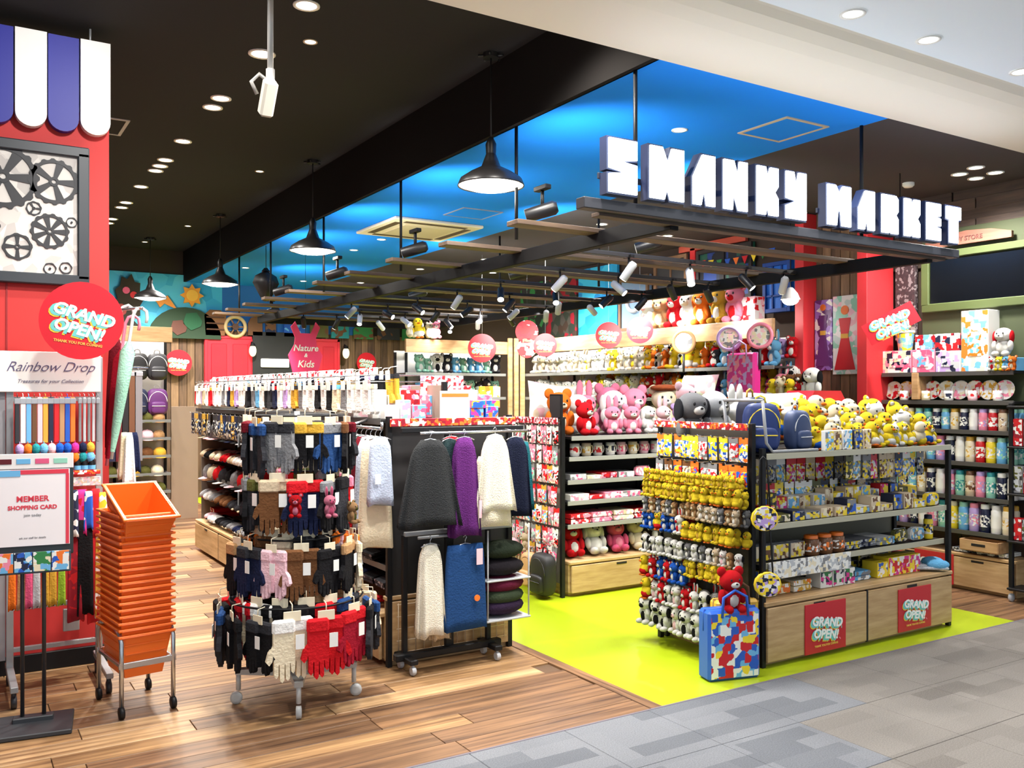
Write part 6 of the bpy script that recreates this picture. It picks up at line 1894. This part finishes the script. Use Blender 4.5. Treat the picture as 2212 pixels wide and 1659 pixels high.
place(('pendant_lamp', 'lamp', [('shade', MB().lathe([(.03, .1), (.1, .05), (.12, 0), (.115, 0), (.09, .045), (.02, .09)], 22, cap=False), M((40, 36, 36), .5)), ('bulb', MB().ell((0, 0, .02), (.1, .1, .02), 0, 16, 6), M((255, 248, 236), .5, emit=7)), ('cord', MB().tube([(0, 0, .1), (0, 0, .66)], .004, 6), BLACKM)]),
      'shallow lit pendant lamp below the sign end by the screen', (5.9, 4.1, 2.5))
place(('pendant_lamp', 'lamp', [('shade', MB().lathe([(.02, .1), (.06, .05), (.08, 0)], 22, cap=False), M((230, 226, 220), .5)), ('bulb', MB().ell((0, 0, .0), (.07, .07, .05), 0, 16, 8), M((255, 250, 240), .5, emit=4)), ('cord', MB().tube([(0, 0, .1), (0, 0, .84)], .004, 6), BLACKM)]),
      'small white globe pendant before the first red pillar', (6.0, 5.2, 2.34))
grand_poster('tilted red and white GRAND OPEN banner beside the red pillar', (6.5, 4.6, 2.12), rad(-60), .42, .18, rot=(0, rad(-28), rad(-55)), shape='banner')
FT_ = Fr((6.79, 4.9), -90)
TANW = OAKH
fixture('toy_and_bottle_shelf', 'black and oak side wall shelf of toy boxes above and bottles below', 'shelf', FT_, 1.15, .26, base=(.29, 2), shelves=[(.47, .0, .24), (.74, .0, .24), (1.01, .0, .24), (1.26, .0, .24), (1.49, .0, .24), (1.72, .0, .24)], posts=(.02, .57, 1.13), post_h=1.5, back=(.24, .3, 1.72, M((112, 88, 68), .6)), rail=M((70, 68, 66), .4))
solo('divider_board', MB().cbox((.33, .1, 1.61), (.06, .24, .22), .003), OAKH, [o for o in COL.objects if o.name == 'toy_and_bottle_shelf'][0])
grand_poster('red GRAND OPEN poster on the side wall cabinet behind the yellow gondola', FT_(.5, -.018, .15), FT_.rz, .34, .24)
BT = [('white', 'white'), ('sky blue', 'mint'), ('pink', 'lilac'), ('cream', 'gold'), ('lilac', 'pink'), ('mint', 'teal'), ('red', 'white'), ('navy', 'white'), ('beige', 'brown'), ('yellow', 'cream')]
for j, (z, h, rr) in enumerate(((.47, .22, .038), (.74, .2, .036), (1.01, .2, .036), (1.26, .17, .033))):
    x, i = .06, 0
    while x < 1.1:
        c, l = BT[(i * 3 + j * 4 + R.randrange(2)) % 10]
        for yy, dp in ((.05, 'front'), (.14, 'rear')):
            place(bottle(c, l, h, rr), '%s bottle with %s lid, %s in the %s line of bottle shelf %s' % (c, l, ordn(i), dp, ['one from the floor', 'two', 'three', 'four'][j]), FT_(x + rr, yy, z), rz=R.uniform(-3, 3), group='drink bottles on the side wall shelf')
        x += rr * 2 + .012
        i += 1
for k, x in enumerate((.7, .86, 1.0)):
    place(folded(.14, .2, .03, ['silver', 'black', 'white'][k], ['silver', 'charcoal', 'white']), '%s folded cloth on the cabinet below the bottles' % ['silver', 'black', 'white'][k], FT_(x, .03, .295), rz=FT_.rz, group='folded cloths below the bottles')
place(('wooden_crate', 'crate', [('box', MB().cbox((0, 0, .01), (.3, .16, .012), .002).cbox((0, -.08, .05), (.3, .01, .08), .002).cbox((0, .08, .05), (.3, .01, .08), .002).cbox((-.15, 0, .05), (.01, .16, .08), .002).cbox((.15, 0, .05), (.01, .16, .08), .002), OAKH), ('hand_hole', MB().cbox((0, -.086, .055), (.11, .004, .02), .001), M((18, 14, 12), .7))]),
      'small wooden crate with a hand hole on the cabinet below the bottles', FT_(.9, .02, .325), rz=FT_.rz)
plate = cached(('plate',), lambda: MB().lathe([(.035, 0), (.075, .012), (.08, .016), (.074, .014), (.035, .004)], 20).mesh('plate'))
for k in range(9):
    place(('plate', 'plate', [(None, plate, PK(['white', 'cream', 'white', ['red', 'gold', 'pink'][k % 3]], 26, .2))]), 'white patterned plate standing on edge, %s along the plate shelf' % ordn(k), FT_(.06 + k * .12, .1, 1.575), rot=(rad(78), 0, FT_.rz), group='patterned plates on the side wall shelf')
for k in range(5):
    place(mug(['white', 'cream', 'white', 'pale pink', 'white'][k], ['red', 'gold', 'navy', 'red', 'pink'][k], .08, .035), 'printed mug in front of the plates, %s from the red pillar' % ordn(k), FT_(.2 + k * .2, .03, 1.492), rz=1, group='mugs before the plates')
TB = [(.0, .27, .15, .19, ['pink', 'cream', 'navy', 'rose', 'white'], 'pink printed long toy box nearest the red pillar'), (.28, .2, .15, .19, ['pink', 'rose', 'white', 'sky blue'], 'rose and white toy box second on the toy shelf'), (.49, .21, .15, .17, ['white', 'lilac', 'navy', 'silver'], 'white and lilac toy box third on the toy shelf'),
      (.71, .22, .16, .48, ['white', 'sky blue', 'cream', 'white', 'orange'], 'tall white toy box rising above the others'), (.95, .2, .14, .1, ['sky blue', 'lilac', 'white', 'blue'], 'low blue box beyond the tall white one')]
for x, w, d, h, ink, lb in TB:
    place(('toy_box', 'box', [('carton', MB().cbox((w / 2, d / 2, h / 2), (w, d, h), .003, 0, front=1), [M(ink[0], .4), PK(ink, 14)]), ('window', MB().cbox((w / 2, -.002, h * .45), (w * .5, .004, h * .4), .001), PK(ink[::-1], 24, .15))]), lb, FT_(x, .02, 1.722), rz=FT_.rz, group='toy boxes on the top shelf')
for x, w, h, ink, lb in ((.48, .2, .14, ['red', 'crimson', 'navy', 'white'], 'red printed box stacked on the lilac toy box'), (.3, .15, .12, ['crimson', 'sky blue', 'white', 'red'], 'small crimson box stacked on the rose toy box')):
    place(('toy_box', 'box', [('carton', MB().cbox((w / 2, .06, h / 2), (w, .12, h), .003), PK(ink, 16)), ('lid_seam', MB().box((w / 2, .06, h + .001), (w, .01, .002)), M('white', .5))]), lb, FT_(x, .03, 1.893 if x > .4 else 1.913), rz=FT_.rz, group='toy boxes on the top shelf')
place(('candy_tub', 'tub', [('tub', MB().lathe([(.055, 0), (.072, .15)], 20), PK(['cream', 'sky blue', 'yellow', 'mint'], 20, .2)), ('lid', MB().lathe([(.076, .15), (.076, .168), (.05, .172)], 20), M((226, 232, 200), .3))]), 'round pale tub with lid on the pink long toy box', FT_(.17, .09, 1.913))
place(big_plush('dog', 'white', 'white', 'red'), 'white plush dog in a red hat box at the frame edge of the toy shelf', FT_(1.03, .06, 1.83), rz=FT_.rz, scale=.2)
for k in range(4):
    place(plush(['bear', 'cat', 'chick', 'bear'][k], ['white', 'yellow', 'sky blue', 'orange'][k], ['red', 'white', 'white', 'cream'][k]), '%s small plush toy beyond the tall white box' % ['white', 'yellow', 'sky blue', 'orange'][k], FT_(.98 + .05 * k, .0, 1.722), rz=FT_.rz, scale=.1, group='small plush toys by the tall box')
# wheeled black rack at the frame edge
r = root('wheeled_rack', 'black wheeled rack with red packs at the corner of the side wall', 'rack', (6.72, 3.62, 0), rad(-90))
for x in (-.12, .12):
    solo('post', MB().cbox((x, 0, .78), (.03, .03, 1.4), .003), BLACKM, r)
    solo('caster', MB().lathe([(.012, -.012), (.03, -.01), (.03, .01), (.012, .012)], 14, mat=Matrix.Translation((x, 0, .03)) @ Matrix.Rotation(rad(90), 4, 'Y')), M('silver', .4), r)
for z in (.1, .45, .8, 1.15, 1.45):
    solo('shelf', MB().cbox((0, .05, z), (.26, .2, .015), .003), BLACKM, r)
FW = Fr((6.72, 3.74), -90)
for j, z in enumerate((.46, .81, 1.16)):
    row(FW, .0, .24, .0, z, mk_cartons([('red', ['red', 'crimson', 'white', 'red']), ('grey', ['grey', 'olive', 'silver', 'charcoal'])], [(.07, .1, .16), (.08, .1, .2)]), 'the %s shelf of the corner wheeled rack' % ordn(j), 'packs on the corner rack')

# ---------------------------------------------------------------- bottom: shorten any label that runs long
for o in bpy.data.objects:
    if 'label' in o.keys():
        wds = o['label'].split()
        if len(wds) > 16:
            o['label'] = ' '.join(w for w in wds if w not in ('the', 'a', 'of'))
